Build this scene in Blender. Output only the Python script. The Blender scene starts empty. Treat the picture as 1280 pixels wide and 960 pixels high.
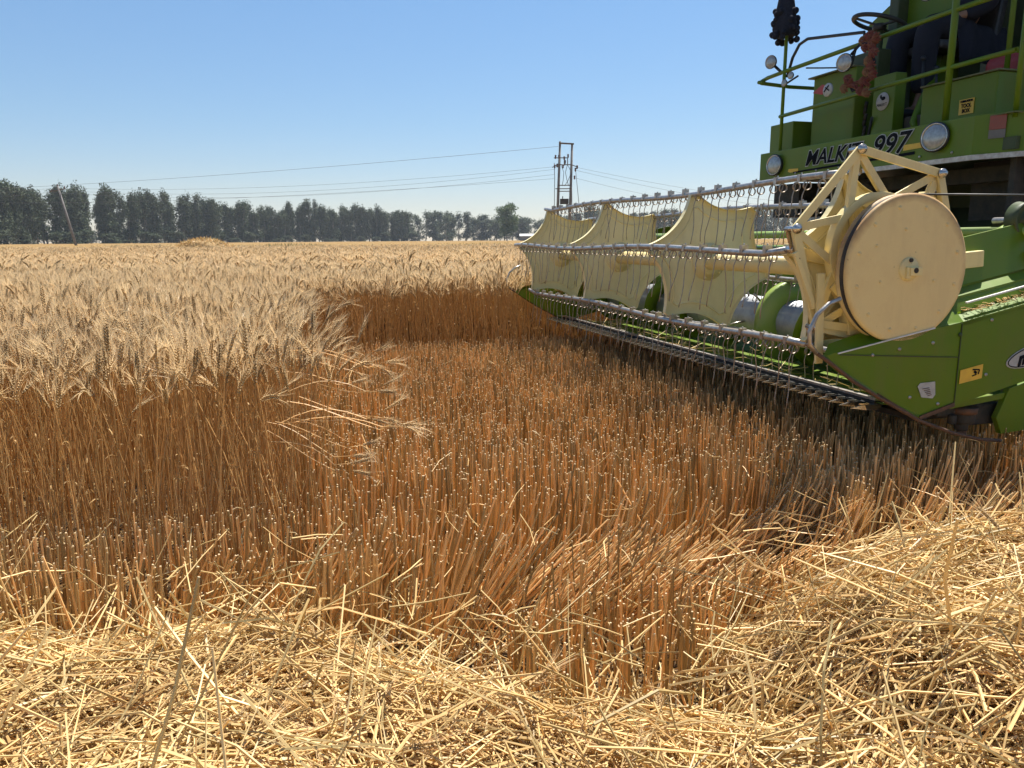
import bpy, bmesh, math, random
import numpy as np
from mathutils import Vector, Matrix, Euler, noise as mnoise
R = math.radians
sin, cos, pi = math.sin, math.cos, math.pi
random.seed(7)
rng = np.random.default_rng(11)
scn = bpy.context.scene
COL = scn.collection

# ------------------------------------------------------------------ camera, sky, sun, exposure
cd = bpy.data.cameras.new('camera'); cam = bpy.data.objects.new('camera', cd); COL.objects.link(cam)
cd.sensor_width = 36.0; cd.lens = 36.0 * 950 / 1280; cd.clip_start = 0.02; cd.clip_end = 6000
PITCH, ROLL = R(10.76), R(0.36)
cam.location = (0, 0, 1.4)
cam.matrix_world = Matrix.Translation((0, 0, 1.4)) @ Matrix.Rotation(R(90) - PITCH, 4, 'X') @ Matrix.Rotation(-ROLL, 4, 'Z')
scn.camera = cam

SUN_EL, SUN_AZ = R(66), R(30)          # azimuth clockwise from +Y
w = bpy.data.worlds.new('World'); scn.world = w; w.use_nodes = True
nt = w.node_tree; nt.nodes.clear()
sky = nt.nodes.new('ShaderNodeTexSky'); sky.sky_type = 'NISHITA'; sky.sun_disc = False
sky.sun_elevation = SUN_EL; sky.sun_rotation = SUN_AZ
sky.air_density = 1.15; sky.dust_density = 0.0; sky.ozone_density = 2.6; sky.altitude = 100
bg = nt.nodes.new('ShaderNodeBackground'); bg.inputs['Strength'].default_value = 0.062
ow = nt.nodes.new('ShaderNodeOutputWorld')
# slight hue correction of the model sky: a clearer blue overhead, a cooler horizon
tcw = nt.nodes.new('ShaderNodeTexCoord'); sxw = nt.nodes.new('ShaderNodeSeparateXYZ'); nt.links.new(tcw.outputs['Generated'], sxw.inputs[0])
crw = nt.nodes.new('ShaderNodeValToRGB'); crw.color_ramp.elements[0].position = .05; crw.color_ramp.elements[0].color = (.86, .86, .99, 1)
crw.color_ramp.elements[1].position = .30; crw.color_ramp.elements[1].color = (.88, 1.04, 1.15, 1); e_ = crw.color_ramp.elements.new(.14); e_.color = (.83, .92, 1.04, 1)
mxw = nt.nodes.new('ShaderNodeMix'); mxw.data_type = 'RGBA'; mxw.blend_type = 'MULTIPLY'; mxw.inputs['Factor'].default_value = 1.0
nt.links.new(sxw.outputs['Z'], crw.inputs['Fac']); nt.links.new(sky.outputs[0], mxw.inputs['A']); nt.links.new(crw.outputs[0], mxw.inputs['B'])
nt.links.new(mxw.outputs['Result'], bg.inputs['Color']); nt.links.new(bg.outputs[0], ow.inputs['Surface'])
sl = bpy.data.lights.new('sun', 'SUN'); so = bpy.data.objects.new('sun', sl); COL.objects.link(so)
sl.energy = 5.0; sl.angle = R(0.53); sl.color = (1.0, 0.95, 0.87)
sd = Vector((sin(SUN_AZ) * cos(SUN_EL), cos(SUN_AZ) * cos(SUN_EL), sin(SUN_EL)))
so.rotation_euler = sd.to_track_quat('Z', 'Y').to_euler(); so.location = (0, 0, 30)
scn.view_settings.view_transform = 'Standard'; scn.view_settings.look = 'None'
scn.view_settings.exposure = 0.88; scn.view_settings.gamma = 1; scn.view_settings.use_curve_mapping = False
scn.render.engine = 'CYCLES'
cy = scn.cycles
cy.max_bounces = 7; cy.diffuse_bounces = 4; cy.glossy_bounces = 3; cy.transmission_bounces = 4; cy.transparent_max_bounces = 6
cy.use_denoising = True; cy.use_adaptive_sampling = True; cy.adaptive_threshold = 0.015
cy.sample_clamp_indirect = 8
cy.caustics_reflective = False; cy.caustics_refractive = False

# ------------------------------------------------------------------ materials
def mat(name, c, rough=0.6, metal=0.0, c2=None, scale=8, detail=5, bump=0.0, bscale=None, spec=0.5, rand=0.0,
        transl=0.0, attr=False, hue=0.0, coat=0.0, lo=0.35, hi=0.65, chip=None, dust=None):
    m = bpy.data.materials.new(name); m.use_nodes = True
    t = m.node_tree; N, L = t.nodes, t.links
    b = N['Principled BSDF']; out = N['Material Output']
    b.inputs['Base Color'].default_value = (*c, 1); b.inputs['Roughness'].default_value = rough
    b.inputs['Metallic'].default_value = metal; b.inputs['Specular IOR Level'].default_value = spec
    if coat: b.inputs['Coat Weight'].default_value = coat; b.inputs['Coat Roughness'].default_value = 0.15
    colout = None
    tc = N.new('ShaderNodeTexCoord')
    if c2 is not None:
        n = N.new('ShaderNodeTexNoise'); n.inputs['Scale'].default_value = scale; n.inputs['Detail'].default_value = detail
        n.inputs['Roughness'].default_value = 0.65
        L.new(tc.outputs['Object'], n.inputs['Vector'])
        r = N.new('ShaderNodeMapRange'); r.inputs['From Min'].default_value = lo; r.inputs['From Max'].default_value = hi
        L.new(n.outputs['Fac'], r.inputs['Value'])
        mx = N.new('ShaderNodeMix'); mx.data_type = 'RGBA'
        mx.inputs['A'].default_value = (*c, 1); mx.inputs['B'].default_value = (*c2, 1)
        L.new(r.outputs['Result'], mx.inputs['Factor']); colout = mx.outputs['Result']
    def layer(colin, color, vscale, nscale, f0, f1, amt=1.0):
        mp = N.new('ShaderNodeMapping'); mp.inputs['Scale'].default_value = vscale; L.new(tc.outputs['Object'], mp.inputs['Vector'])
        n = N.new('ShaderNodeTexNoise'); n.inputs['Scale'].default_value = nscale; n.inputs['Detail'].default_value = 7; n.inputs['Roughness'].default_value = .7; L.new(mp.outputs[0], n.inputs['Vector'])
        r = N.new('ShaderNodeMapRange'); r.inputs['From Min'].default_value = f0; r.inputs['From Max'].default_value = f1; r.inputs['To Max'].default_value = amt; L.new(n.outputs['Fac'], r.inputs['Value'])
        mx = N.new('ShaderNodeMix'); mx.data_type = 'RGBA'; L.new(r.outputs['Result'], mx.inputs['Factor']); L.new(colin, mx.inputs['A']); mx.inputs['B'].default_value = (*color, 1)
        return mx.outputs['Result'], r.outputs['Result']
    if dust:
        colout, dm = layer(colout, dust, (1, 1, .22), 9, .48, .80, .55)
        dr = N.new('ShaderNodeMapRange'); dr.inputs['To Min'].default_value = rough; dr.inputs['To Max'].default_value = min(1, rough + .5); L.new(dm, dr.inputs['Value']); L.new(dr.outputs['Result'], b.inputs['Roughness'])
    if chip: colout, _ = layer(colout, chip, (1, 1, 1), 34, .66, .70, .9)
    if attr or rand:
        hs = N.new('ShaderNodeHueSaturation')
        if colout: L.new(colout, hs.inputs['Color'])
        else: hs.inputs['Color'].default_value = (*c, 1)
        mr = N.new('ShaderNodeMapRange'); mr.inputs['To Min'].default_value = 1 - (rand or .3); mr.inputs['To Max'].default_value = 1 + (rand or .3)
        if attr:
            a = N.new('ShaderNodeAttribute'); a.attribute_name = 'shade'; L.new(a.outputs['Fac'], mr.inputs['Value'])
        else:
            a = N.new('ShaderNodeObjectInfo'); L.new(a.outputs['Random'], mr.inputs['Value'])
        L.new(mr.outputs['Result'], hs.inputs['Value'])
        if hue:
            m2 = N.new('ShaderNodeMapRange'); m2.inputs['To Min'].default_value = 0.5 + hue; m2.inputs['To Max'].default_value = 0.5 - hue
            L.new(a.outputs['Fac' if attr else 'Random'], m2.inputs['Value']); L.new(m2.outputs['Result'], hs.inputs['Hue'])
        colout = hs.outputs['Color']
    if colout: L.new(colout, b.inputs['Base Color'])
    if bump:
        n2 = N.new('ShaderNodeTexNoise'); n2.inputs['Scale'].default_value = bscale or scale * 4; n2.inputs['Detail'].default_value = 4
        L.new(tc.outputs['Object'], n2.inputs['Vector'])
        bm_ = N.new('ShaderNodeBump'); bm_.inputs['Strength'].default_value = bump; bm_.inputs['Distance'].default_value = 0.01
        L.new(n2.outputs['Fac'], bm_.inputs['Height']); L.new(bm_.outputs['Normal'], b.inputs['Normal'])
    if transl:
        tr = N.new('ShaderNodeBsdfTranslucent')
        if colout: L.new(colout, tr.inputs['Color'])
        else: tr.inputs['Color'].default_value = (*c, 1)
        ms = N.new('ShaderNodeMixShader'); ms.inputs['Fac'].default_value = transl
        L.new(b.outputs[0], ms.inputs[1]); L.new(tr.outputs[0], ms.inputs[2]); L.new(ms.outputs[0], out.inputs['Surface'])
    return m

M = {}
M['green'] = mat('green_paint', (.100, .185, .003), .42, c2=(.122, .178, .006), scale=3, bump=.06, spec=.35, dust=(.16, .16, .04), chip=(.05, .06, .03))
M['green_dusty'] = mat('dusty_green_paint', (.095, .125, .022), .6, c2=(.17, .15, .075), scale=6, bump=.1)
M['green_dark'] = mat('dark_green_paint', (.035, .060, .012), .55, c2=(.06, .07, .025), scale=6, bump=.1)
M['lime'] = mat('light_green_paint', (.24, .36, .045), .4, c2=(.28, .36, .10), scale=5)
M['cream'] = mat('cream_paint', (.80, .66, .30), .45, c2=(.72, .58, .27), scale=6, bump=.05, lo=.4, hi=.75, dust=(.52, .40, .20), chip=(.22, .11, .05))
M['cream_plate'] = mat('cream_plate_paint', (.86, .75, .42), .5, c2=(.79, .68, .37), scale=7, bump=.05, dust=(.62, .52, .25), chip=(.25, .15, .07))
M['steel'] = mat('galvanised_steel', (.52, .50, .46), .38, .75, c2=(.35, .30, .26), scale=30, bump=.1)
M['wire'] = mat('spring_wire', (.42, .37, .32), .45, .6, c2=(.30, .22, .16), scale=40)
M['chrome'] = mat('bare_metal', (.62, .60, .57), .25, .9, c2=(.45, .38, .30), scale=20)
M['drum'] = mat('zinc_sheet', (.36, .37, .38), .5, .5, c2=(.26, .27, .29), scale=14, bump=.05)
M['rust'] = mat('rusty_metal', (.20, .10, .05), .8, .2, c2=(.10, .06, .04), scale=20, bump=.3)
M['black'] = mat('black_plastic', (.018, .018, .018), .5, c2=(.04, .038, .034), scale=12)
M['rubber'] = mat('black_rubber', (.03, .028, .026), .8, c2=(.07, .06, .05), scale=10, bump=.2)
M['dark'] = mat('grimy_dark_metal', (.03, .03, .025), .7, .2, c2=(.07, .055, .04), scale=12, bump=.3)
M['white'] = mat('white_paint', (.78, .77, .74), .5, c2=(.6, .58, .54), scale=14)
M['sticker_y'] = mat('yellow_sticker', (.80, .50, .05), .5, c2=(.7, .42, .05), scale=20)
M['sticker_w'] = mat('white_sticker', (.50, .50, .48), .5, c2=(.38, .38, .36), scale=30)
M['ink'] = mat('dark_lettering', (.010, .011, .015), .8, spec=.08)
M['red'] = mat('faded_red_paint', (.40, .030, .028), .5, c2=(.35, .05, .04), scale=8)
M['reflector'] = mat('red_reflector', (.30, .06, .03), .35, c2=(.22, .07, .04), scale=60)
M['lens'] = mat('lamp_glass', (.40, .41, .40), .16, .3, c2=(.28, .28, .27), scale=50, coat=.8)
M['navy'] = mat('navy_cloth', (.007, .008, .015), .9, c2=(.012, .013, .022), scale=6, bump=.5, bscale=14)
M['skin'] = mat('brown_skin', (.30, .16, .09), .5, c2=(.25, .13, .075), scale=12)
M['hair'] = mat('black_hair', (.015, .012, .01), .6)
M['yarn'] = mat('black_yarn', (.010, .012, .022), .95, c2=(.02, .024, .04), scale=60, bump=.6)
M['flower_r'] = mat('dusty_red_petals', (.20, .035, .04), .8, c2=(.26, .12, .07), scale=30)
M['flower_y'] = mat('dusty_orange_petals', (.34, .22, .10), .8, c2=(.22, .08, .06), scale=30)
M['foliage'] = mat('tree_foliage', (.040, .065, .030), .8, c2=(.085, .105, .048), scale=.35, transl=.12, rand=.18)
M['foliage2'] = mat('bright_foliage', (.07, .12, .035), .8, c2=(.10, .15, .05), scale=.35, transl=.15)
M['bark'] = mat('pale_bark', (.36, .32, .26), .9, c2=(.20, .17, .13), scale=4, bump=.3)
M['concrete'] = mat('grey_pole_concrete', (.23, .21, .19), .85, c2=(.15, .14, .13), scale=3, bump=.2)
M['wood'] = mat('weathered_pole_wood', (.17, .13, .10), .85, c2=(.10, .08, .06), scale=5, bump=.2)
M['cable'] = mat('grey_cable', (.12, .12, .12), .6)
M['ceramic'] = mat('brown_ceramic', (.10, .04, .025), .3)
# vegetation
M['stem'] = mat('wheat_stem', (.66, .405, .16), .5, c2=(.52, .29, .10), scale=3, rand=.30, transl=.15, spec=.35)
M['ear'] = mat('wheat_ear', (.46, .31, .14), .65, rand=.3, transl=.15)
M['awn'] = mat('wheat_awn', (.90, .68, .38), .45, rand=.15, transl=.42)
M['leaf'] = mat('dry_wheat_leaf', (.52, .34, .14), .7, rand=.25, transl=.35)
M['stub'] = mat('stubble_stem', (.76, .52, .23), .45, c2=(.64, .40, .15), scale=2.2, attr=True, rand=.52, transl=.22, hue=.003, spec=.45)
M['stubcap'] = mat('stubble_cut_end', (.80, .63, .38), .6, transl=.3)
M['trash'] = mat('dry_leaf_flakes', (.66, .47, .22), .6, attr=True, rand=.35, transl=.35)
M['straw'] = mat('loose_straw', (.76, .57, .26), .45, c2=(.60, .40, .16), scale=3, attr=True, rand=.42, transl=.15, hue=.004, spec=.35)
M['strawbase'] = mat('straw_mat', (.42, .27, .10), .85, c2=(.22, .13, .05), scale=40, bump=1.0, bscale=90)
M['soil'] = mat('field_soil', (.13, .085, .045), .95, c2=(.07, .045, .025), scale=14, bump=.8, bscale=30, spec=.1)
M['canopy'] = mat('wheat_canopy', (.50, .34, .14), .9, c2=(.36, .23, .09), scale=14, bump=1.0, bscale=30, spec=0.0)
M['weed'] = mat('weedy_green_grass', (.15, .16, .06), .85, c2=(.32, .25, .10), scale=1.5, transl=.2)

# ------------------------------------------------------------------ object helpers
def tag(o, label=None, cat=None, group=None, kind=None):
    if label: o['label'] = label
    if cat: o['category'] = cat
    if group: o['group'] = group
    if kind: o['kind'] = kind
    return o

def empty(name, loc=(0, 0, 0), rz=0, parent=None):
    o = bpy.data.objects.new(name, None); COL.objects.link(o); o.location = loc; o.rotation_euler = (0, 0, rz)
    o.empty_display_size = .2
    if parent: o.parent = parent
    return o

class MB:
    def __init__(s): s.v = []; s.f = []; s.mi = []; s.sm = []; s.cur = 0
    def add(s, vs, fs, smooth=False):
        b = len(s.v); s.v += [tuple(v) for v in vs]
        for f in fs: s.f.append([i + b for i in f]); s.mi.append(s.cur); s.sm.append(smooth)
        return s
    def box(s, c, d, rot=None):
        hx, hy, hz = d[0] / 2, d[1] / 2, d[2] / 2
        vs = [Vector((x, y, z)) for x in (-hx, hx) for y in (-hy, hy) for z in (-hz, hz)]
        if rot is not None:
            m = Euler(rot).to_matrix(); vs = [m @ v for v in vs]
        c = Vector(c); vs = [v + c for v in vs]
        return s.add(vs, [(0, 1, 3, 2), (4, 6, 7, 5), (0, 4, 5, 1), (2, 3, 7, 6), (0, 2, 6, 4), (1, 5, 7, 3)])
    def bar(s, p0, p1, wd, th, side=(0, 1, 0)):
        """flat bar from p0 to p1; th is its size along 'side', wd across"""
        p0, p1 = Vector(p0), Vector(p1); d = (p1 - p0).normalized(); sd_ = Vector(side)
        sd_ = (sd_ - d * sd_.dot(d)).normalized(); n = d.cross(sd_)
        vs = [p + n * (a * wd / 2) + sd_ * (b * th / 2) for p in (p0, p1) for a, b in ((-1, -1), (1, -1), (1, 1), (-1, 1))]
        return s.add(vs, [(3, 2, 1, 0), (4, 5, 6, 7), (0, 1, 5, 4), (1, 2, 6, 5), (2, 3, 7, 6), (3, 0, 4, 7)])
    def tube(s, pts, r, n=10, cap=True, closed=False):
        pts = [Vector(p) for p in pts]; rr = r if isinstance(r, (list, tuple)) else [r] * len(pts)
        K = len(pts); vs = []; ref = None
        for i, p in enumerate(pts):
            a = pts[i - 1] if (i > 0 or closed) else p; b = pts[(i + 1) % K] if (i < K - 1 or closed) else p
            d = (b - a).normalized()
            if ref is None:
                ref = d.orthogonal().normalized()
            ref = (ref - d * ref.dot(d)).normalized(); q = d.cross(ref)
            for k in range(n):
                t = 2 * pi * k / n; vs.append(p + (ref * cos(t) + q * sin(t)) * rr[i])
        fs = []
        for i in range(K if closed else K - 1):
            j = (i + 1) % K
            for k in range(n):
                l = (k + 1) % n; fs.append((i * n + k, i * n + l, j * n + l, j * n + k))
        s.add(vs, fs, True)
        if cap and not closed:
            b = len(s.v) - len(vs)
            s.f.append([b + k for k in range(n)][::-1]); s.f.append([b + (K - 1) * n + k for k in range(n)])
            s.mi += [s.cur] * 2; s.sm += [False] * 2
        return s
    def lathe(s, c, prof, axis='y', n=32, smooth=True):
        """prof: list of (radius, offset along axis)"""
        vs = []; c = Vector(c)
        for r, h in prof:
            for k in range(n):
                t = 2 * pi * k / n; a, b = r * cos(t), r * sin(t)
                vs.append(c + Vector({'y': (a, h, b), 'z': (a, b, h), 'x': (h, a, b)}[axis]))
        fs = [(i * n + k, i * n + (k + 1) % n, (i + 1) * n + (k + 1) % n, (i + 1) * n + k) for i in range(len(prof) - 1) for k in range(n)]
        return s.add(vs, fs, smooth)
    def poly(s, pts, off, flip=False):
        """prism: polygon pts (3d) extruded by vector off"""
        pts = [Vector(p) for p in pts]; off = Vector(off); n = len(pts)
        vs = pts + [p + off for p in pts]
        fs = [tuple(range(n))[::-1], tuple(range(n, 2 * n))] + [(i, (i + 1) % n, n + (i + 1) % n, n + i) for i in range(n)]
        return s.add(vs, fs)
    def ball(s, c, r, n=8, m=6, sc=(1, 1, 1)):
        c = Vector(c); vs = []
        for i in range(m + 1):
            ph = pi * i / m
            for k in range(n):
                t = 2 * pi * k / n
                vs.append(c + Vector((sin(ph) * cos(t) * sc[0], sin(ph) * sin(t) * sc[1], cos(ph) * sc[2])) * r)
        fs = [(i * n + k, (i + 1) * n + k, (i + 1) * n + (k + 1) % n, i * n + (k + 1) % n) for i in range(m) for k in range(n)]
        return s.add(vs, fs, True)
    def build(s, name, mats, parent=None, bevel=0, clean=True):
        me = bpy.data.meshes.new(name); me.from_pydata(s.v, [], s.f)
        for mm in (mats if isinstance(mats, (list, tuple)) else [mats]): me.materials.append(mm)
        me.polygons.foreach_set('material_index', s.mi); me.polygons.foreach_set('use_smooth', s.sm)
        if clean:
            bm = bmesh.new(); bm.from_mesh(me); bmesh.ops.remove_doubles(bm, verts=bm.verts, dist=1e-5)
            bmesh.ops.recalc_face_normals(bm, faces=bm.faces); bm.to_mesh(me); bm.free()
        me.update()
        o = bpy.data.objects.new(name, me); COL.objects.link(o)
        if parent: o.parent = parent
        if bevel:
            b = o.modifiers.new('bevel', 'BEVEL'); b.width = bevel; b.segments = 2; b.limit_method = 'ANGLE'; b.angle_limit = R(40)
        return o

def arcpts(c, r, a0, a1, n, plane='xz'):
    out = []
    for i in range(n + 1):
        t = R(a0 + (a1 - a0) * i / n)
        out.append((c[0] + r * cos(t), c[1], c[2] + r * sin(t)) if plane == 'xz' else (c[0] + r * cos(t), c[1] + r * sin(t), c[2]))
    return out

def text_mesh(name, body, size, material, parent, loc, rot, extrude=.002, shear=0, offset=0, sx=1.0, align='CENTER'):
    cu = bpy.data.curves.new(name, 'FONT'); cu.body = body; cu.size = size; cu.extrude = extrude; cu.shear = shear
    cu.offset = offset; cu.align_x = align; cu.align_y = 'CENTER'; cu.resolution_u = 3
    t = bpy.data.objects.new(name, cu); COL.objects.link(t)
    dg = bpy.context.evaluated_depsgraph_get(); me = bpy.data.meshes.new_from_object(t.evaluated_get(dg))
    bpy.data.objects.remove(t); bpy.data.curves.remove(cu)
    me.name = name; me.materials.clear(); me.materials.append(material)
    o = bpy.data.objects.new(name, me); COL.objects.link(o); o.parent = parent
    o.location = loc; o.rotation_euler = rot; o.scale = (sx, 1, 1)
    return o

# fast strand meshes -------------------------------------------------
def strands(P, Rr, S=3, cap=False, ref=None):
    """P (n,K,3) centre lines, Rr (n,K) radii -> verts, quads, cap faces"""
    n, K, _ = P.shape
    d = P[:, -1] - P[:, 0]; d /= np.linalg.norm(d, axis=1, keepdims=True) + 1e-9
    a = np.cross(d, np.array([0.3, 0.2, 1.0]) if ref is None else ref); bad = np.linalg.norm(a, axis=1) < .15
    a[bad] = np.cross(d[bad], np.array([1.0, 0.1, 0])); a /= np.linalg.norm(a, axis=1, keepdims=True) + 1e-9
    b = np.cross(d, a); ph = rng.uniform(0, 2 * pi, n)
    t = ph[:, None] + np.arange(S)[None] * 2 * pi / S
    off = np.cos(t)[..., None] * a[:, None] + np.sin(t)[..., None] * b[:, None]          # n,S,3
    V = P[:, :, None, :] + off[:, None] * Rr[:, :, None, None]
    idx = np.arange(n * K * S).reshape(n, K, S)
    q = np.stack([idx[:, :-1], np.roll(idx, -1, 2)[:, :-1], np.roll(idx, -1, 2)[:, 1:], idx[:, 1:]], -1).reshape(-1, 4)
    c = idx[:, -1].reshape(-1, S) if cap else None
    return V.reshape(-1, 3), q, c, np.repeat(np.arange(n), K * S), np.repeat(np.arange(n), (K - 1) * S)

def ribbons(P, W, side):
    """P (n,K,3), W (n,K), side (n,3)"""
    n, K, _ = P.shape
    V = np.stack([P - side[:, None] * W[..., None] / 2, P + side[:, None] * W[..., None] / 2], 2)
    idx = np.arange(n * K * 2).reshape(n, K, 2)
    q = np.stack([idx[:, :-1, 0], idx[:, :-1, 1], idx[:, 1:, 1], idx[:, 1:, 0]], -1).reshape(-1, 4)
    return V.reshape(-1, 3), q, None, np.repeat(np.arange(n), K * 2), None

def np_mesh(name, chunks, mats, smooth=True):
    """chunks: (V, faces array (m,k), material index, shade per vertex)"""
    vs = []; loops = []; starts = []; mi = []; sh = []; vo = 0; lo = 0
    for V, F, m, s in chunks:
        if F is None or len(F) == 0: continue
        if V is not None:
            base = vo; vs.append(V); vo += len(V); sh.append(s if s is not None else np.full(len(V), .5))
        loops.append((F + base).ravel()); k = F.shape[1]
        starts.append(lo + np.arange(len(F)) * k); lo += len(F) * k; mi.append(np.full(len(F), m))
    vs = np.concatenate(vs); loops = np.concatenate(loops); starts = np.concatenate(starts); mi = np.concatenate(mi); sh = np.concatenate(sh)
    me = bpy.data.meshes.new(name)
    me.vertices.add(len(vs)); me.vertices.foreach_set('co', vs.astype(np.float32).ravel())
    me.loops.add(len(loops)); me.loops.foreach_set('vertex_index', loops.astype(np.int32))
    me.polygons.add(len(starts)); me.polygons.foreach_set('loop_start', starts.astype(np.int32))
    me.polygons.foreach_set('material_index', mi.astype(np.int32))
    me.polygons.foreach_set('use_smooth', np.full(len(starts), smooth))
    for m in mats: me.materials.append(m)
    me.update(calc_edges=True)
    a = me.attributes.new('shade', 'FLOAT', 'POINT'); a.data.foreach_set('value', sh.astype(np.float32))
    return me

def np_obj(name, me, parent=None):
    o = bpy.data.objects.new(name, me); COL.objects.link(o)
    if parent: o.parent = parent
    return o

# ------------------------------------------------------------------ field layout (combine-local frame)
CA = R(16.5); OX, OY = 1.5, 3.5
def to_local(x, y):
    dx, dy = x - OX, y - OY
    return dx * cos(CA) + dy * sin(CA), -dx * sin(CA) + dy * cos(CA)
def to_world(lx, ly):
    return OX + lx * cos(CA) - ly * sin(CA), OY + lx * sin(CA) + ly * cos(CA)
X_EDGE, Y_NEAR, Y_FAR = -2.38, -0.15, 4.2
def wave(x, k, a): return a * (np.sin(x * k) + .6 * np.sin(x * k * 2.3 + 1))
def in_wheat(x, y):
    lx, ly = to_local(x, y)
    return (((lx < X_EDGE + wave(ly, 5, .03)) & (ly > Y_NEAR + wave(lx, 4, .03))) | (ly > Y_FAR + wave(lx, 4, .04)))
def vnoise(x, y, s, seed=0):
    """cheap smooth noise in 0..1"""
    x = np.asarray(x) * s + seed * 17.3; y = np.asarray(y) * s - seed * 9.1
    return .5 + .25 * (np.sin(x * 1.7 + 1.3 * np.sin(y * 1.1 + seed)) + np.sin(y * 1.9 + 1.6 * np.sin(x * .9 + 2 + seed)))

def windrow_h(x, y):
    # low swath along the bottom left, tall heap at the right
    edge = 2.30 + .05 * np.sin(x * 2.1 + .4) + .04 * np.sin(x * 6.3) - .42 * np.clip((x + .55) / .8, 0, 1)
    t = np.clip((edge - y) / .42, 0, 1); left = .30 * (t * t * (3 - 2 * t)) ** .7
    left = left * (1 - .35 * np.clip((x + .25) / .4, 0, 1) * np.clip(1 - (x - .35) / .4, 0, 1))
    ex = 1.62; d = np.sqrt(((x - ex) / np.where(x < ex, 1.08, 2.2)) ** 2 + ((y - 1.78) / np.where(y > 1.78, .98, 1.5)) ** 2) + .07 * np.sin(x * 7 + 1) * np.sin(y * 6)
    u = np.clip(1.0 - d, 0, 1); right = .46 * np.clip(u * 2.0, 0, 1) ** .7
    h = np.maximum(left, right)
    return h * (.86 + .18 * vnoise(x, y, 4.5, 3) + .08 * vnoise(x, y, 1.9, 6)) 

# ------------------------------------------------------------------ ground
def grid_mesh(name, xs, ys, zf, mats, smooth=True):
    Xg, Yg = np.meshgrid(xs, ys); Z = zf(Xg, Yg); nx, ny = len(xs), len(ys)
    V = np.stack([Xg, Yg, Z], -1).reshape(-1, 3); idx = np.arange(nx * ny).reshape(ny, nx)
    q = np.stack([idx[:-1, :-1], idx[:-1, 1:], idx[1:, 1:], idx[1:, :-1]], -1).reshape(-1, 4)
    return np_mesh(name, [(V, q, 0, None)], mats, smooth)
def spread(a, b, n, p=3):
    t = np.linspace(-1, 1, n); return (a + b) / 2 + (b - a) / 2 * np.sign(t) * np.abs(t) ** p
xs = spread(-900, 900, 221, 4.5); ys = 3 + spread(-900, 900, 221, 4.5)
gz = lambda x, y: (.018 * (vnoise(x, y, 9, 1) - .5) + .02 * (vnoise(x, y, 23, 2) - .5)) * (np.hypot(x, y - 3) < 30)
g = np_obj('ground', grid_mesh('ground', xs, ys, gz, [M['soil']])); tag(g, 'brown field soil under the crop and stubble', kind='structure')

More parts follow.
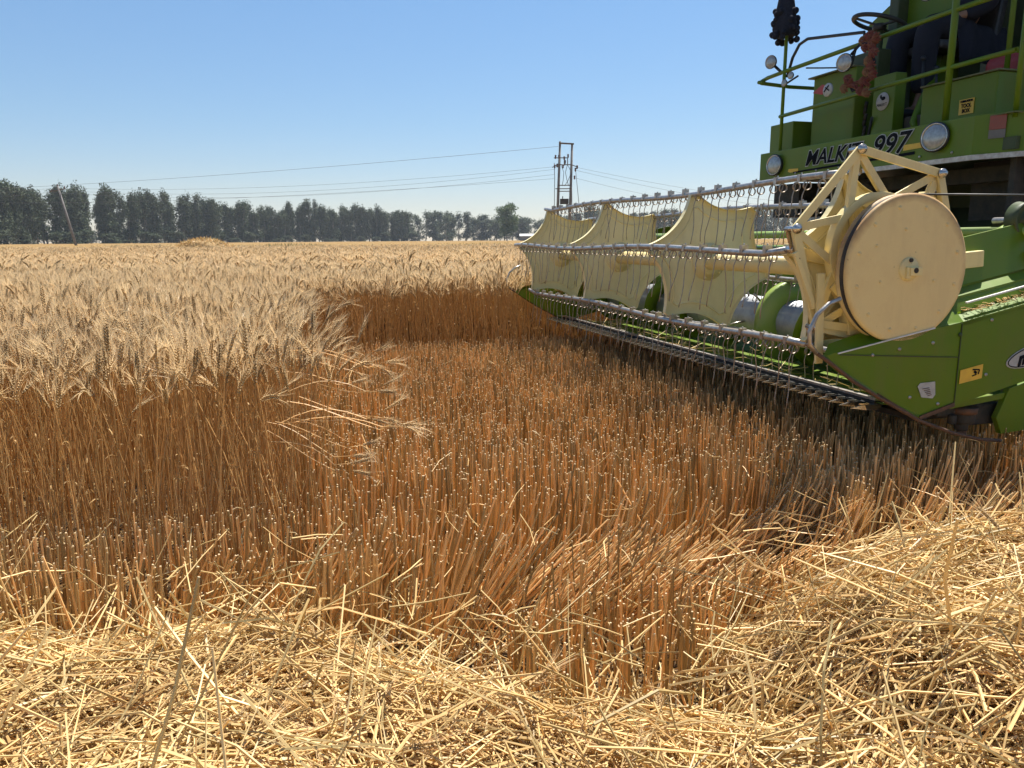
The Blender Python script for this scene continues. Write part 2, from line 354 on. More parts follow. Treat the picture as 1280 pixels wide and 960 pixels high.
# ------------------------------------------------------------------ wheat plants
def norm(v): return v / (np.linalg.norm(v) + 1e-9)
def make_plant(seed, h=.86, full=True, lod=0):
    r = np.random.default_rng(seed); az = r.uniform(0, 2 * pi); ld = np.array([cos(az), sin(az), 0.])
    lean = abs(r.normal(.0, .10)) * h; nod = r.choice([.15, .4, .8, 1.3, 2.0], p=[.28, .30, .24, .13, .05]) + r.normal(0, .1)
    ks = np.linspace(0, 1, 5); z0 = 0 if full else h * .55
    P = np.array([ld * lean * k ** 2 + np.array([0, 0, z0 + (h - z0) * k]) for k in ks])
    # neck bend
    sr = .0026 if lod == 0 else .0034
    ch = []
    V, q, c, vi, fi = strands(P[None], np.full((1, 5), sr) * np.linspace(1.1, .7, 5), 3 if lod else 4); ch.append((V, q, 0, None))
    d = norm(P[-1] - P[-2]); p = P[-1].copy(); L = r.uniform(.085, .11); ang = math.atan2(d @ ld, d[2])
    spine = [p.copy()]; dirs = [d]; nseg = 9
    # neck
    for i in range(3):
        ang += nod * .12; d = ld * sin(ang) + np.array([0, 0, cos(ang)]); p = p + d * .022; spine.append(p.copy())
    V, q, c, vi, fi = strands(np.array(spine)[None], np.full((1, 4), sr * .7), 3); ch.append((V, q, 0, None))
    sp = [p.copy()]; dr = [d]
    for i in range(nseg):
        ang += nod * .64 / nseg; d = ld * sin(ang) + np.array([0, 0, cos(ang)]); p = p + d * L / nseg; sp.append(p.copy()); dr.append(d)
    side0 = norm(np.cross(ld, [0, 0, 1.0])); tw = r.uniform(0, pi)
    aw = []; av = []
    spk_v = []; spk_f = []
    if lod < 2:
        for i in range(nseg * 2):
            k = i / 2 * .98; j = int(k); c0 = sp[j] + (sp[min(j + 1, nseg)] - sp[j]) * (k - j); d = dr[min(j + 1, nseg)]
            nrm = norm(np.cross(side0, d)); t = tw + (pi if i % 2 else 0) + r.normal(0, .25)
            o = norm(side0 * cos(t) + nrm * sin(t)); b = norm(np.cross(d, o))
            s_ = (.6 + .4 * sin(pi * (k + 1.2) / (nseg + 1.6))) * (1 if lod == 0 else 1.35)
            ax = norm(d + o * .38); base = c0 + o * .0012; ln = .0165 * s_; wd = .0060 * s_; mid = base + ax * ln * .42
            v = [base, mid + b * wd, mid + o * wd * .9, mid - b * wd, mid - o * wd * .7, base + ax * ln]
            n0 = len(spk_v); spk_v += v
            for a_, b_ in ((1, 2), (2, 3), (3, 4), (4, 1)):
                spk_f += [(n0, n0 + a_, n0 + b_), (n0 + a_, n0 + 5, n0 + b_)]
            for w_ in range((2 if i % 3 == 0 else 1) if lod == 0 else 1):
                aw.append((base + ax * ln * .9, norm(d * 1.0 + o * r.uniform(.10, .34) + b * r.normal(0, .13)), r.uniform(.055, .085), d))
        ch.append((np.array(spk_v), np.array(spk_f), 1, None))
    else:
        V, q, c, vi, fi = strands(np.array(sp)[None], np.full((1, nseg + 1), .0085) * np.array([.6] + [1] * (nseg - 1) + [.3]), 4); ch.append((V, q, 1, None))
        for i in range(7):
            j = r.integers(2, nseg); d = dr[j]; o = norm(r.normal(size=3)); aw.append((sp[j], norm(d + o * .35), .07, d))
    n = len(aw); P = np.zeros((n, 3, 3)); W = np.zeros((n, 3)); S = np.zeros((n, 3))
    for i, (p0, d, l, dd) in enumerate(aw):
        e = norm(d + norm(d - dd) * .15 + np.array([0, 0, -.05])); P[i] = [p0, p0 + d * l * .5, p0 + (d + e) * l * .5]
        W[i] = np.array([.0013, .0010, .0003]) * (1 if lod == 0 else 1.7 if lod == 1 else 3.0); S[i] = norm(np.cross(d, r.normal(size=3)))
    V, q, c, vi, fi = ribbons(P, W, S); ch.append((V, q, 2, None))
    # dry leaves
    for _ in range(r.integers(0, 2) if lod == 0 else (1 if lod == 1 else 0)):
        k = r.uniform(.3, .9); b0 = ld * lean * k ** 2 + np.array([0, 0, z0 + (h - z0) * k]); az2 = r.uniform(0, 2 * pi); o = np.array([cos(az2), sin(az2), 0])
        l = r.uniform(.04, .12); pts = []; a2 = r.uniform(.1, .6); pp = b0.copy()
        for s_ in range(5):
            pts.append(pp.copy()); pp = pp + (o * sin(a2) + np.array([0, 0, cos(a2)])) * l / 4; a2 += r.uniform(.3, .9)
        V, q, c, vi, fi = ribbons(np.array(pts)[None], np.array([[.004, .006, .005, .004, .001]]), norm(np.cross(o, [0, 0, 1]) + r.normal(0, .3, 3))[None]); ch.append((V, q, 3, None))
    return ch

VEG = [M['stem'], M['ear'], M['awn'], M['leaf']]
def merge_off(chs, off, rot, sc=1.0):
    m = np.array(Matrix.Rotation(rot, 3, 'Z')) * sc; out = []
    for V, F, mi, s in chs: out.append((None if V is None else V @ m.T + np.array(off), F, mi, s))
    return out
def variants(name, n, fn):
    c = bpy.data.collections.new(name)
    for i in range(n):
        o = bpy.data.objects.new('%s_%02d' % (name, i), np_mesh(name, fn(i), VEG)); c.objects.link(o)
    return c

def scatter_obj(name, pts, rot, scl, idx, coll):
    me = bpy.data.meshes.new(name); me.vertices.add(len(pts)); me.vertices.foreach_set('co', pts.astype(np.float32).ravel())
    a = me.attributes.new('rot', 'FLOAT_VECTOR', 'POINT'); a.data.foreach_set('vector', rot.astype(np.float32).ravel())
    a = me.attributes.new('scl', 'FLOAT', 'POINT'); a.data.foreach_set('value', scl.astype(np.float32))
    a = me.attributes.new('idx', 'INT', 'POINT'); a.data.foreach_set('value', idx.astype(np.int32))
    me.update(); o = bpy.data.objects.new(name, me); COL.objects.link(o)
    ng = bpy.data.node_groups.new(name, 'GeometryNodeTree')
    ng.interface.new_socket('Geometry', in_out='INPUT', socket_type='NodeSocketGeometry')
    ng.interface.new_socket('Geometry', in_out='OUTPUT', socket_type='NodeSocketGeometry')
    N, L = ng.nodes, ng.links
    gi = N.new('NodeGroupInput'); go = N.new('NodeGroupOutput'); ip = N.new('GeometryNodeInstanceOnPoints')
    ci = N.new('GeometryNodeCollectionInfo'); ci.inputs['Collection'].default_value = coll; ci.inputs['Separate Children'].default_value = True
    ci.inputs['Reset Children'].default_value = True
    def na(nm, dt):
        n = N.new('GeometryNodeInputNamedAttribute'); n.data_type = dt; n.inputs['Name'].default_value = nm; return n.outputs['Attribute']
    L.new(gi.outputs[0], ip.inputs['Points']); L.new(ci.outputs[0], ip.inputs['Instance']); ip.inputs['Pick Instance'].default_value = True
    L.new(na('idx', 'INT'), ip.inputs['Instance Index'])
    er = N.new('FunctionNodeEulerToRotation'); L.new(na('rot', 'FLOAT_VECTOR'), er.inputs[0]); L.new(er.outputs[0], ip.inputs['Rotation'])
    L.new(na('scl', 'FLOAT'), ip.inputs['Scale']); L.new(ip.outputs[0], go.inputs[0])
    md = o.modifiers.new('scatter', 'NODES'); md.node_group = ng
    return o

def wedge_pts(n, y0, y1, slope=.78, marg=1.6):
    """uniform points in the camera's view wedge (with a margin to either side)"""
    y = np.sqrt(rng.uniform(y0 ** 2, y1 ** 2, int(n))); xm = slope * y + marg; x = rng.uniform(-1, 1, len(y)) * xm
    return x, y

plants_a = variants('wheat_plant_near', 16, lambda i: make_plant(100 + i))
def clump(i, n, rad, lod, full=False):
    r = np.random.default_rng(500 + i + lod * 100); out = []
    for k in range(n):
        out += merge_off(make_plant(900 + i * 50 + k + lod * 1000, h=.86 + r.normal(0, .045), full=full, lod=lod), (r.uniform(-rad, rad), r.uniform(-rad, rad), 0), r.uniform(0, 6.28))
    return out
plants_b = variants('wheat_clump_mid', 8, lambda i: clump(i, 6, .09, 1))
plants_c = variants('wheat_clump_far', 6, lambda i: clump(i, 22, .32, 2))

FIELD_END = 46.0
def near_wheat():
    area = (.78 * (8.5 ** 2 - 2.2 ** 2) + 2 * 1.6 * 6.3); x, y = wedge_pts(area * 390, 2.2, 8.5)
    k = in_wheat(x, y); x, y = x[k], y[k]; lx, ly = to_local(x, y)
    # drill rows run along the combine's travel
    ly2 = np.round(ly / .19) * .19 + rng.normal(0, .035, len(ly)); mixr = rng.random(len(ly)) < .6
    ly = np.where(mixr, ly2, ly); x, y = to_world(lx, ly); k = in_wheat(x, y); x, y = x[k], y[k]; n = len(x)
    lx, ly = to_local(x, y); edge = np.minimum(np.abs(ly - Y_NEAR), np.where(lx > X_EDGE - .3, np.abs(lx - X_EDGE), 9)) < .22
    tilt = rng.normal(0, .05, (n, 2)); tilt[edge] += rng.normal(0, .06, (edge.sum(), 2))
    rot = np.column_stack([tilt, rng.uniform(0, 2 * pi, n)])
    s = rng.normal(1.0, .05, n) * (.96 + .07 * vnoise(x, y, 1.3, 5))
    o = scatter_obj('standing_wheat', np.column_stack([x, y, np.zeros(n)]), rot, s, rng.integers(0, 16, n), plants_a)
    tag(o, 'ripe golden bearded wheat standing uncut beside the cut swath', 'wheat', kind='stuff'); return n
n1 = near_wheat()
def mid_wheat(name, y0, y1, dens, coll, nv, label, jit=.05):
    area = .78 * (y1 ** 2 - y0 ** 2) + 2 * 1.6 * (y1 - y0); x, y = wedge_pts(area * dens, y0, y1)
    k = in_wheat(x, y); x, y = x[k], y[k]; n = len(x)
    rot = np.column_stack([rng.normal(0, jit, (n, 2)), rng.uniform(0, 2 * pi, n)]); s = rng.normal(1.0, .05, n) * (.96 + .07 * vnoise(x, y, 1.3, 5))
    o = scatter_obj(name, np.column_stack([x, y, np.zeros(n)]), rot, s, rng.integers(0, nv, n), coll)
    tag(o, label, 'wheat', kind='stuff'); return n
n2 = mid_wheat('wheat_field', 8.5, 20, 52, plants_b, 8, 'ripe wheat crop stretching away behind the cut swath')
n3 = mid_wheat('far_wheat_field', 20, FIELD_END, 13, plants_c, 6, 'distant ripe wheat up to the weedy bund')
# closed canopy of stems inside the crop, well below the ears
def slab(name, x0, y0, x1, y1, z, nx, ny, m, amp=.05):
    xs = np.linspace(x0, x1, nx); ys = np.linspace(y0, y1, ny)
    return grid_mesh(name, xs, ys, lambda x, y: z + amp * (vnoise(x, y, 3, 8) - .5) + amp * (vnoise(x, y, 11, 9) - .5), m)
cv = np_obj('wheat_canopy', slab('wheat_canopy', -45, 10.5, 45, FIELD_END + .4, .74, 240, 120, [M['canopy']]))
tag(cv, 'dense tangle of straw coloured stems inside the standing crop', 'wheat', kind='stuff')

# weedy bund and next field
def weeds():
    n = 16000; x = rng.uniform(-60, 60, n); y = FIELD_END + 1.0 + 3.5 * rng.random(n); h = rng.uniform(.85, 1.30, n) * (.80 + .28 * vnoise(x, y, .35, 2))
    d = rng.normal(0, .22, (n, 2)); P = np.zeros((n, 3, 3)); P[:, 0, 0] = x; P[:, 0, 1] = y
    P[:, 1] = P[:, 0] + np.column_stack([d * h[:, None] * .4, h * .6]); P[:, 2] = P[:, 0] + np.column_stack([d * h[:, None], h])
    a = rng.uniform(0, pi, n); V, q, _, vi, _ = ribbons(P, np.tile([.10, .09, .01], (n, 1)), np.column_stack([np.cos(a), np.sin(a), a * 0]))
    o = np_obj('weed_strip', np_mesh('weed_strip', [(V, q, 0, None)], [M['weed']])); tag(o, 'greenish weedy strip of grass between two wheat fields', 'weeds', kind='stuff')
weeds()
def field2():
    xs = np.linspace(-420, 420, 420); ys = np.concatenate([[FIELD_END + 5.2], np.linspace(FIELD_END + 5.3, 120, 90), np.linspace(125, 420, 40)])
    zf = lambda x, y: np.where(y < FIELD_END + 5.25, 0.0, .93 + .09 * (vnoise(x, y, 2.1, 4) - .5) + .06 * (vnoise(x, y, 5.7, 6) - .5))
    o = np_obj('next_wheat_field', grid_mesh('next_wheat_field', xs, ys, zf, [M['canopy2']])); tag(o, 'neighbouring ripe wheat field in front of the tree line', 'wheat', kind='stuff')
M['canopy2'] = mat('far_wheat_canopy', (.30, .20, .09), .9, c2=(.22, .14, .06), scale=1.6, bump=1.0, bscale=6, spec=0.0)
field2()

# ------------------------------------------------------------------ stubble
def stubble():
    rows = []; n = 27500
    # near stubble: everything inside the wedge and a margin
    y = np.sqrt(rng.uniform(.9 ** 2, 8.9 ** 2, n * 3)); x = rng.uniform(-1, 1, len(y)) * (.78 * y + 1.3)
    lx, ly = to_local(x, y); row = rng.random(len(y)) < .84
    ly = np.where(row, np.round(ly / .205) * .205 + rng.normal(0, .022, len(ly)), ly)
    # tillers bunch together along the row
    lx = np.where(row & (rng.random(len(lx)) < .5), np.round(lx / .06) * .06 + rng.normal(0, .009, len(lx)), lx)
    x, y = to_world(lx, ly); k = ~in_wheat(x, y) & (y > .8) & ((windrow_h(x, y) < .06 + .12 * rng.random(len(x))) | (rng.random(len(x)) < .05)); x, y = x[k], y[k]; lx, ly = to_local(x, y); n = len(x)
    h = .455 + rng.normal(0, .028, n) - .03 * (rng.random(n) < .25) * rng.random(n) * 4 + .03 * (vnoise(x, y, 2.2, 1) - .5)
    short = rng.random(n) < .10; h[short] *= rng.uniform(.45, .9, short.sum())
    fr = ly < -.76 + .06 * np.sin(lx * 5); h[fr] *= rng.uniform(.5, .78, fr.sum()); h[fr & (vnoise(x, y, 4.2, 9) < .42)] *= .45
    tilt = rng.normal(0, .045, (n, 2)); wild = rng.random(n) < .06; tilt[wild] += rng.normal(0, .22, (wild.sum(), 2))
    # wheel track: stems pressed over towards +x
    bc = -.54 + .05 * np.sin(lx * 3); bw = np.exp(-((ly - bc) / .23) ** 4)
    msk = np.clip((vnoise(x, y, 3.1, 7) - .36) * 4, 0, 1) * np.clip((x + 2.2) / .3, 0, 1)
    strong = np.clip((x + .45) / .4, 0, 1) * np.clip((1.35 - x) / .5, 0, 1)
    push = bw * np.clip(msk * .75 + strong, 0, 1); push = np.where(rng.random(n) < .10, push * .3, push)
    ang = push * (.84 + .20 * vnoise(x, y, 2.7, 4)) + rng.normal(0, .06, n) * (push > .2)
    hh = h * (1 + .02 * push); dx = np.sin(ang) + tilt[:, 0]; dy = tilt[:, 1] + push * .12; dz = np.cos(ang)
    wnd = windrow_h(x, y); 
    P = np.zeros((n, 4, 3)); P[:, 0] = np.column_stack([x, y, np.full(n, -.01)])
    curve = rng.normal(0, .010, (n, 2)); tt = .5
    P[:, 1] = P[:, 0] + np.column_stack([dx * hh * tt + curve[:, 0], dy * hh * tt + curve[:, 1], dz * hh * tt])
    P[:, 3] = P[:, 0] + np.column_stack([dx * hh, dy * hh, dz * hh]); cut = np.minimum(.5, rng.uniform(.004, .011, n) / hh)[:, None]; P[:, 2] = P[:, 3] * (1 - cut) + P[:, 1] * cut
    r0 = rng.uniform(.0022, .0042, n); Rr = np.stack([r0 * 1.12, r0, r0 * .94, r0 * .93], 1)
    shade = rng.random(n); V, q, c, vi, _ = strands(P, Rr, 5, cap=True)
    qs = q.reshape(n, 3, 5, 4); ch = [(V, qs[:, :2].reshape(-1, 4), 0, shade[vi]), (None, qs[:, 2].reshape(-1, 4), 1, None), (None, c, 1, None)]
    # torn leaf sheaths and flakes
    m = int(n * .55); s = rng.integers(0, n, m); k = rng.uniform(.25, 1.0, m)[:, None]; b = P[s, 0] * (1 - k) + P[s, 3] * k
    az = rng.uniform(0, 2 * pi, m); o = np.column_stack([np.cos(az), np.sin(az), np.zeros(m)]); l = rng.uniform(.012, .075, m) * np.where(rng.random(m) < .8, .55, 1.3)
    a1 = rng.uniform(.2, 2.4, m); Q = np.zeros((m, 4, 3)); Q[:, 0] = b
    for j in range(1, 4):
        Q[:, j] = Q[:, j - 1] + (o * np.sin(a1)[:, None] + np.array([0, 0, 1.0]) * np.cos(a1)[:, None]) * l[:, None] / 3; a1 = a1 + rng.uniform(.0, .9, m)
    wd = rng.uniform(.0018, .0048, m); Wd = np.stack([wd, wd, wd * .8, wd * .2], 1)
    sd_ = np.cross(o, np.array([0, 0, 1.0])) + rng.normal(0, .4, (m, 3)); sd_ /= np.linalg.norm(sd_, axis=1, keepdims=True)
    V, q, _, vi, _ = ribbons(Q, Wd, sd_); sh = rng.random(m); ch.append((V, q, 2, sh[vi]))
    o = np_obj('stubble', np_mesh('stubble', ch, [M['stub'], M['stubcap'], M['trash']], False)); tag(o, 'tall cut wheat stubble with pale tips and torn leaves', 'stubble', kind='stuff')
    # far stubble behind the combine
    n = 9000; lx = rng.uniform(3, 24, n); ly = rng.uniform(-12, 4.1, n); x, y = to_world(lx, ly); k = y > -2; x, y = x[k], y[k]; n = len(x)
    P = np.zeros((n, 2, 3)); P[:, 0] = np.column_stack([x, y, x * 0]); P[:, 1] = P[:, 0] + np.column_stack([rng.normal(0, .03, n), rng.normal(0, .03, n), rng.normal(.45, .03, n)])
    V, q, c, vi, _ = strands(P, np.full((n, 2), .003), 3, cap=True); sh = rng.random(n)
    o2 = np_obj('stubble', np_mesh('stubble_behind', [(V, q, 0, sh[vi]), (None, c, 1, None)], [M['stub'], M['stubcap']], False)); tag(o2, 'cut stubble on the already harvested side behind the combine', 'stubble', kind='stuff')
    # ground litter
    n = 30000; y = rng.uniform(1.0, 7.5, n); x = rng.uniform(-1, 1, n) * (.75 * y + 1); L = rng.uniform(.02, .16, n); a = rng.uniform(0, 2 * pi, n); z = rng.uniform(.002, .035, n)
    P = np.zeros((n, 2, 3)); P[:, 0] = np.column_stack([x, y, z]); P[:, 1] = P[:, 0] + np.column_stack([np.cos(a) * L, np.sin(a) * L, rng.normal(0, .012, n)])
    V, q, c, vi, _ = strands(P, np.repeat(rng.uniform(.001, .0024, n)[:, None], 2, 1), 3); sh = rng.random(n)
    # straw thrown over the stubble beside the windrow
    q_ = 2600; yq = rng.uniform(1.6, 2.9, q_); xq = rng.uniform(-2.4, 2.6, q_); hq = windrow_h(xq, yq); hn = windrow_h(xq, yq - .30); kq = (hq < .1) & (hn > .10); xq, yq = xq[kq], yq[kq]; q_ = len(xq)
    aq = rng.uniform(0, 2 * pi, q_); Lq = np.clip(rng.gamma(2.4, .07, q_), .05, .5); zq = rng.uniform(.03, .42, q_); eq = rng.normal(0, .4, q_); dq = np.column_stack([np.cos(aq) * np.cos(eq), np.sin(aq) * np.cos(eq), np.sin(eq)]) * Lq[:, None]
    Pq = np.column_stack([xq, yq, zq]); Pq = np.stack([Pq - dq / 2, Pq + rng.normal(0, .006, (q_, 3)), Pq + dq / 2], 1); V3, q3, c3, vi3, _ = strands(Pq, np.repeat(rng.uniform(.0012, .0026, q_)[:, None], 3, 1), 4); sh3 = rng.random(q_)
    # knocked-down stems lodged in the stubble
    m = 420; y2 = rng.uniform(2.0, 7.0, m); x2 = rng.uniform(-1, 1, m) * (.7 * y2); k = ~in_wheat(x2, y2); x2, y2 = x2[k], y2[k]; m = len(x2)
    a = rng.uniform(0, 2 * pi, m); L = rng.gamma(2.2, .035, m) + .03; z2 = rng.uniform(.2, .47, m); Q = np.zeros((m, 3, 3)); Q[:, 0] = np.column_stack([x2, y2, z2])
    el = rng.normal(0, .35, m); Q[:, 2] = Q[:, 0] + np.column_stack([np.cos(a) * L * np.cos(el), np.sin(a) * L * np.cos(el), L * np.sin(el)]); Q[:, 1] = (Q[:, 0] + Q[:, 2]) / 2 + rng.normal(0, .008, (m, 3))
    V2, q2, c2, vi2, _ = strands(Q, np.repeat(rng.uniform(.001, .002, m)[:, None], 3, 1), 4); sh2 = rng.uniform(.5, 1, m)
    o3 = np_obj('straw_litter', np_mesh('straw_litter', [(V, q, 0, sh[vi]), (V2, q2, 0, sh2[vi2]), (V3, q3, 0, sh3[vi3])], [M['straw']], False)); tag(o3, 'broken straw lying on the soil and caught among the stubble', 'straw', kind='stuff')
stubble()

# ------------------------------------------------------------------ straw windrow in the foreground
def windrow():
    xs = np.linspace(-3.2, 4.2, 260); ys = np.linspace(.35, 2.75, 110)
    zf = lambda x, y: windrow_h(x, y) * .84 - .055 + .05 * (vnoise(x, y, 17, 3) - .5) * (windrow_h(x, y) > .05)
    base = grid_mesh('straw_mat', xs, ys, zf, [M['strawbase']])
    n = 36000; x = rng.uniform(-2.6, 3.6, n); y = rng.uniform(.45, 2.65, n); h = windrow_h(x, y); k = h > .02 + .05 * rng.random(n); x, y, h = x[k], y[k], h[k]; n = len(x)
    L = rng.gamma(2.2, .105, n) + .05; L = np.clip(L, .05, .70); a = rng.normal(0.15, .95, n) + pi * (rng.random(n) < .5); el = rng.normal(.0, .30, n); wild = rng.random(n) < .05; el[wild] += rng.uniform(.2, 1.1, wild.sum())
    e = .03; gx = (windrow_h(x + e, y) - h) / e; gy = (windrow_h(x, y + e) - h) / e; gx = np.clip(gx, -1.2, 1.2); gy = np.clip(gy, -1.2, 1.2)
    d = np.column_stack([np.cos(a), np.sin(a), np.zeros(n)]); d[:, 2] = d[:, 0] * gx + d[:, 1] * gy + np.tan(el); d /= np.linalg.norm(d, axis=1, keepdims=True)
    z = h * .9 - rng.exponential(.035, n) + .055 + .025 * rng.random(n); z[wild] -= .01
    c = np.column_stack([x, y, z]); bow = rng.normal(0, .05, (n, 3)) * L[:, None] * 2
    kink = rng.random(n) < .18; bow[kink] *= 3
    P = np.stack([c - d * L[:, None] / 2, c - d * L[:, None] / 6 + bow * .5, c + d * L[:, None] / 6 + bow * .5, c + d * L[:, None] / 2], 1)
    P[wild] += (d[wild] * (L[wild] * .35)[:, None])[:, None]
    r0 = rng.choice([.0013, .0020, .0028, .0037], n, p=[.2, .3, .3, .2]); Rr = np.stack([r0, r0, r0, r0 * .8], 1)
    V, q, cc, vi, _ = strands(P, Rr, 4, cap=True); sh = np.clip(rng.normal(.55, .28, n), 0, 1); ch = [(V, q, 0, sh[vi]), (None, cc, 1, None)]
    # flattened leaf blades
    m = 15000; s = rng.integers(0, n, m); c = c_ = np.column_stack([x[s], y[s], z[s]]) + rng.normal(0, .03, (m, 3)) * [1, 1, .3]; az = rng.uniform(0, 2 * pi, m); o = np.column_stack([np.cos(az), np.sin(az), rng.normal(0, .3, m)])
    l = rng.uniform(.02, .11, m); Q = np.zeros((m, 4, 3)); Q[:, 0] = c
    for j in range(1, 4): Q[:, j] = Q[:, j - 1] + o * l[:, None] / 3 + rng.normal(0, .005, (m, 3))
    wd = rng.uniform(.002, .006, m); sd_ = np.cross(o, np.array([0, 0, 1.0])) + rng.normal(0, .5, (m, 3)); sd_ /= np.linalg.norm(sd_, axis=1, keepdims=True)
    V, q, _, vi, _ = ribbons(Q, np.stack([wd, wd, wd * .8, wd * .3], 1), sd_); sh = rng.random(m); ch.append((V, q, 2, sh[vi]))
    me = np_mesh('straw_windrow', ch, [M['straw'], M['stubcap'], M['trash']], False)
    o = np_obj('straw_windrow', me); tag(o, 'loose pale gold threshed straw heaped across the foreground', 'straw', kind='stuff')
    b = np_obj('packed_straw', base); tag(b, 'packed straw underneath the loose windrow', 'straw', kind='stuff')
    # threshed ears caught in the straw
    pts = []; rot = []; sc = []
    for i in range(150):
        x_ = random.uniform(-1.6, 2.3); y_ = random.uniform(1.0, 2.35); h_ = float(windrow_h(np.array([x_]), np.array([y_]))[0])
        if h_ < .08: continue
        pts.append((x_, y_, h_ + .01)); rot.append((random.gauss(1.45, .35), random.gauss(0, .3), random.uniform(0, 6.28))); sc.append(random.uniform(.75, 1.05))
    c = bpy.data.collections.new('loose_ear')
    for i in range(6):
        ch = make_plant(4000 + i, h=.10)
        oo = bpy.data.objects.new('loose_ear_%02d' % i, np_mesh('loose_ear', [(V * [1, 1, 1] - np.array([0, 0, .05]) if V is not None else None, F, m_, s_) for V, F, m_, s_ in ch], VEG)); c.objects.link(oo)
    o = scatter_obj('loose_wheat_ears', np.array(pts), np.array(rot), np.array(sc), rng.integers(0, 6, len(pts)), c)
    tag(o, 'stray wheat ears scattered through the straw heap', 'wheat ears', kind='stuff')
windrow()

# ------------------------------------------------------------------ the combine harvester
# local frame: +x towards its rear, +y towards its far side, z up
combine = empty('combine_harvester', (OX, OY, 0), CA)
tag(combine, 'green combine harvester with cream reel working at the edge of the ripe wheat', 'combine harvester')
RC = Vector((.114, 0, 1.257)); RR = .445; ANG = [48, 108, 168, 228, 288, 348]; YS = [0.0, 1.33, 2.66, 3.98]
def tip(a, r=RR, y=0.0): return Vector((RC.x + r * cos(R(a)), y, RC.z + r * sin(R(a))))

# --- reel
b = MB(); b.tube([(RC.x, -.22, RC.z), (RC.x, 4.0, RC.z)], .048, 20); reel = b.build('reel', M['cream'], combine)
def spider(y):
    """six pointed plate with scalloped edges and a bent flange"""
    out = []; N_ = 12
    for i in range(6):
        a0, a1 = ANG[i], ANG[i] + 60
        p0, p1 = tip(a0, RR - .005), tip(a1, RR - .005); mid = tip(a0 + 30, RR * .735)
        # flat little end at each tip, then a concave arc between tips
        for k in range(N_ + 1):
            t = k / N_; e = .055
            q0 = p0 + (p1 - p0) * e; q1 = p1 + (p0 - p1) * e
            s = (t - .5) * 2; w_ = (1 - abs(s) ** 2.1)
            p = q0 + (q1 - q0) * t; base = (q0 + q1) / 2
            p = p + (mid - base) * w_; out.append(Vector((p.x, 0, p.z)))
    n = len(out); b = MB()
    inner = [Vector((RC.x, 0, RC.z)) + (p - Vector((RC.x, 0, RC.z))).normalized() * .105 for p in out]
    for s_, yo in ((1, .003), (-1, -.003)):
        vs = [Vector((p.x, y + yo, p.z)) for p in inner + out]
        b.add(vs, [(i, (i + 1) % n, n + (i + 1) % n, n + i) for i in range(n)])
    # flange turned towards the near side
    vs = [Vector((p.x, y - .032, p.z)) for p in out] + [Vector((p.x, y + .003, p.z)) for p in out] + [Vector((RC.x + (p.x - RC.x) * 1.008, y + .003, RC.z + (p.z - RC.z) * 1.008)) for p in out] + [Vector((RC.x + (p.x - RC.x) * 1.008, y - .032, RC.z + (p.z - RC.z) * 1.008)) for p in out]
    fs = []
    for i in range(n):
        j = (i + 1) % n
        for a_ in range(4): fs.append((a_ * n + i, a_ * n + j, ((a_ + 1) % 4) * n + j, ((a_ + 1) % 4) * n + i))
    b.add(vs, fs)
    # pressed ridge following the scallop
    ridge = [Vector((RC.x + (p.x - RC.x) * .80, y - .004, RC.z + (p.z - RC.z) * .80)) for p in out]
    b.tube(ridge, .006, 6, closed=True)
    # hub clamp ring
    b.lathe((RC.x, y, RC.z), [(.05, -.035), (.085, -.035), (.085, -.012), (.115, -.010), (.115, -.003), (.05, -.003)], n=28)
    for k in range(6):
        a = R(18 + 60 * k); b.lathe((RC.x + .10 * cos(a), y, RC.z + .10 * sin(a)), [(0.0, -.018), (.007, -.018), (.007, -.009)], n=8, smooth=False)
    return b.build('reel_spider', M['cream_plate'], reel)
for y in YS: spider(y)
def bat(a):
    p = tip(a); b = MB(); L = 22
    sag = lambda y: .012 * sin(y * 2.4 + a) - .008
    b.tube([(p.x, y, p.z + sag(y) * (0 < y < 3.9)) for y in np.linspace(-.06, 4.05, 24)], .016, 10)
    return b.build('reel_bat', M['steel'], reel)
tine_y = [(.10 + .1857 * k) for k in range(21)]
def tine_pair(p, y, seed):
    r = random.Random(seed); b = MB()
    # clamp over the bat
    b.box((p.x, y, p.z + .001), (.036, .022, .035)); b.tube([(p.x, y, p.z + .015), (p.x, y, p.z + .026)], .004, 6)
    w_ = MB()
    for s in (-1, 1):
        yc = y + s * .036; cz = p.z - .036; pts = []
        # two turns of coil then a long wavy finger
        for k in range(21):
            t = pi / 2 + s * 0 + k / 20 * 4 * pi; pts.append((p.x + .004 + .021 * cos(t), yc + s * (.004 * k / 20 * 2), cz + .021 * sin(t)))
        l = r.uniform(.225, .275); bend = r.uniform(-.03, .03); lx = r.uniform(-.035, .02); wob = r.uniform(-.012, .012)
        for k in range(1, 8):
            t = k / 7; pts.append((p.x - .017 + lx * t + .012 * sin(t * 5 + bend * 40) * t, yc + s * .008 + bend * t * t + wob * sin(t * 6), cz - .01 - l * t))
        w_.tube(pts, .0028, 5)
    b.cur = 1; n0 = len(b.f); b.v += []
    off = len(b.v); b.v += w_.v; b.f += [[i + off for i in f] for f in w_.f]; b.mi += [1] * len(w_.f); b.sm += w_.sm
    return b
bats = {}
for i, a in enumerate(ANG): bats[a] = bat(a)
vis = [(a, y) for a in (168, 108, 228, 48, 288, 348) for y in tine_y]
hidden_mb = MB()
for k, (a, y) in enumerate(vis):
    p = tip(a); mb = tine_pair(p, y, 31 * k)
    if k < 99: mb.build('spring_tine', [M['steel'], M['wire']], reel, clean=False)
    else:
        off = len(hidden_mb.v); hidden_mb.v += mb.v; hidden_mb.f += [[i + off for i in f] for f in mb.f]; hidden_mb.mi += mb.mi; hidden_mb.sm += mb.sm
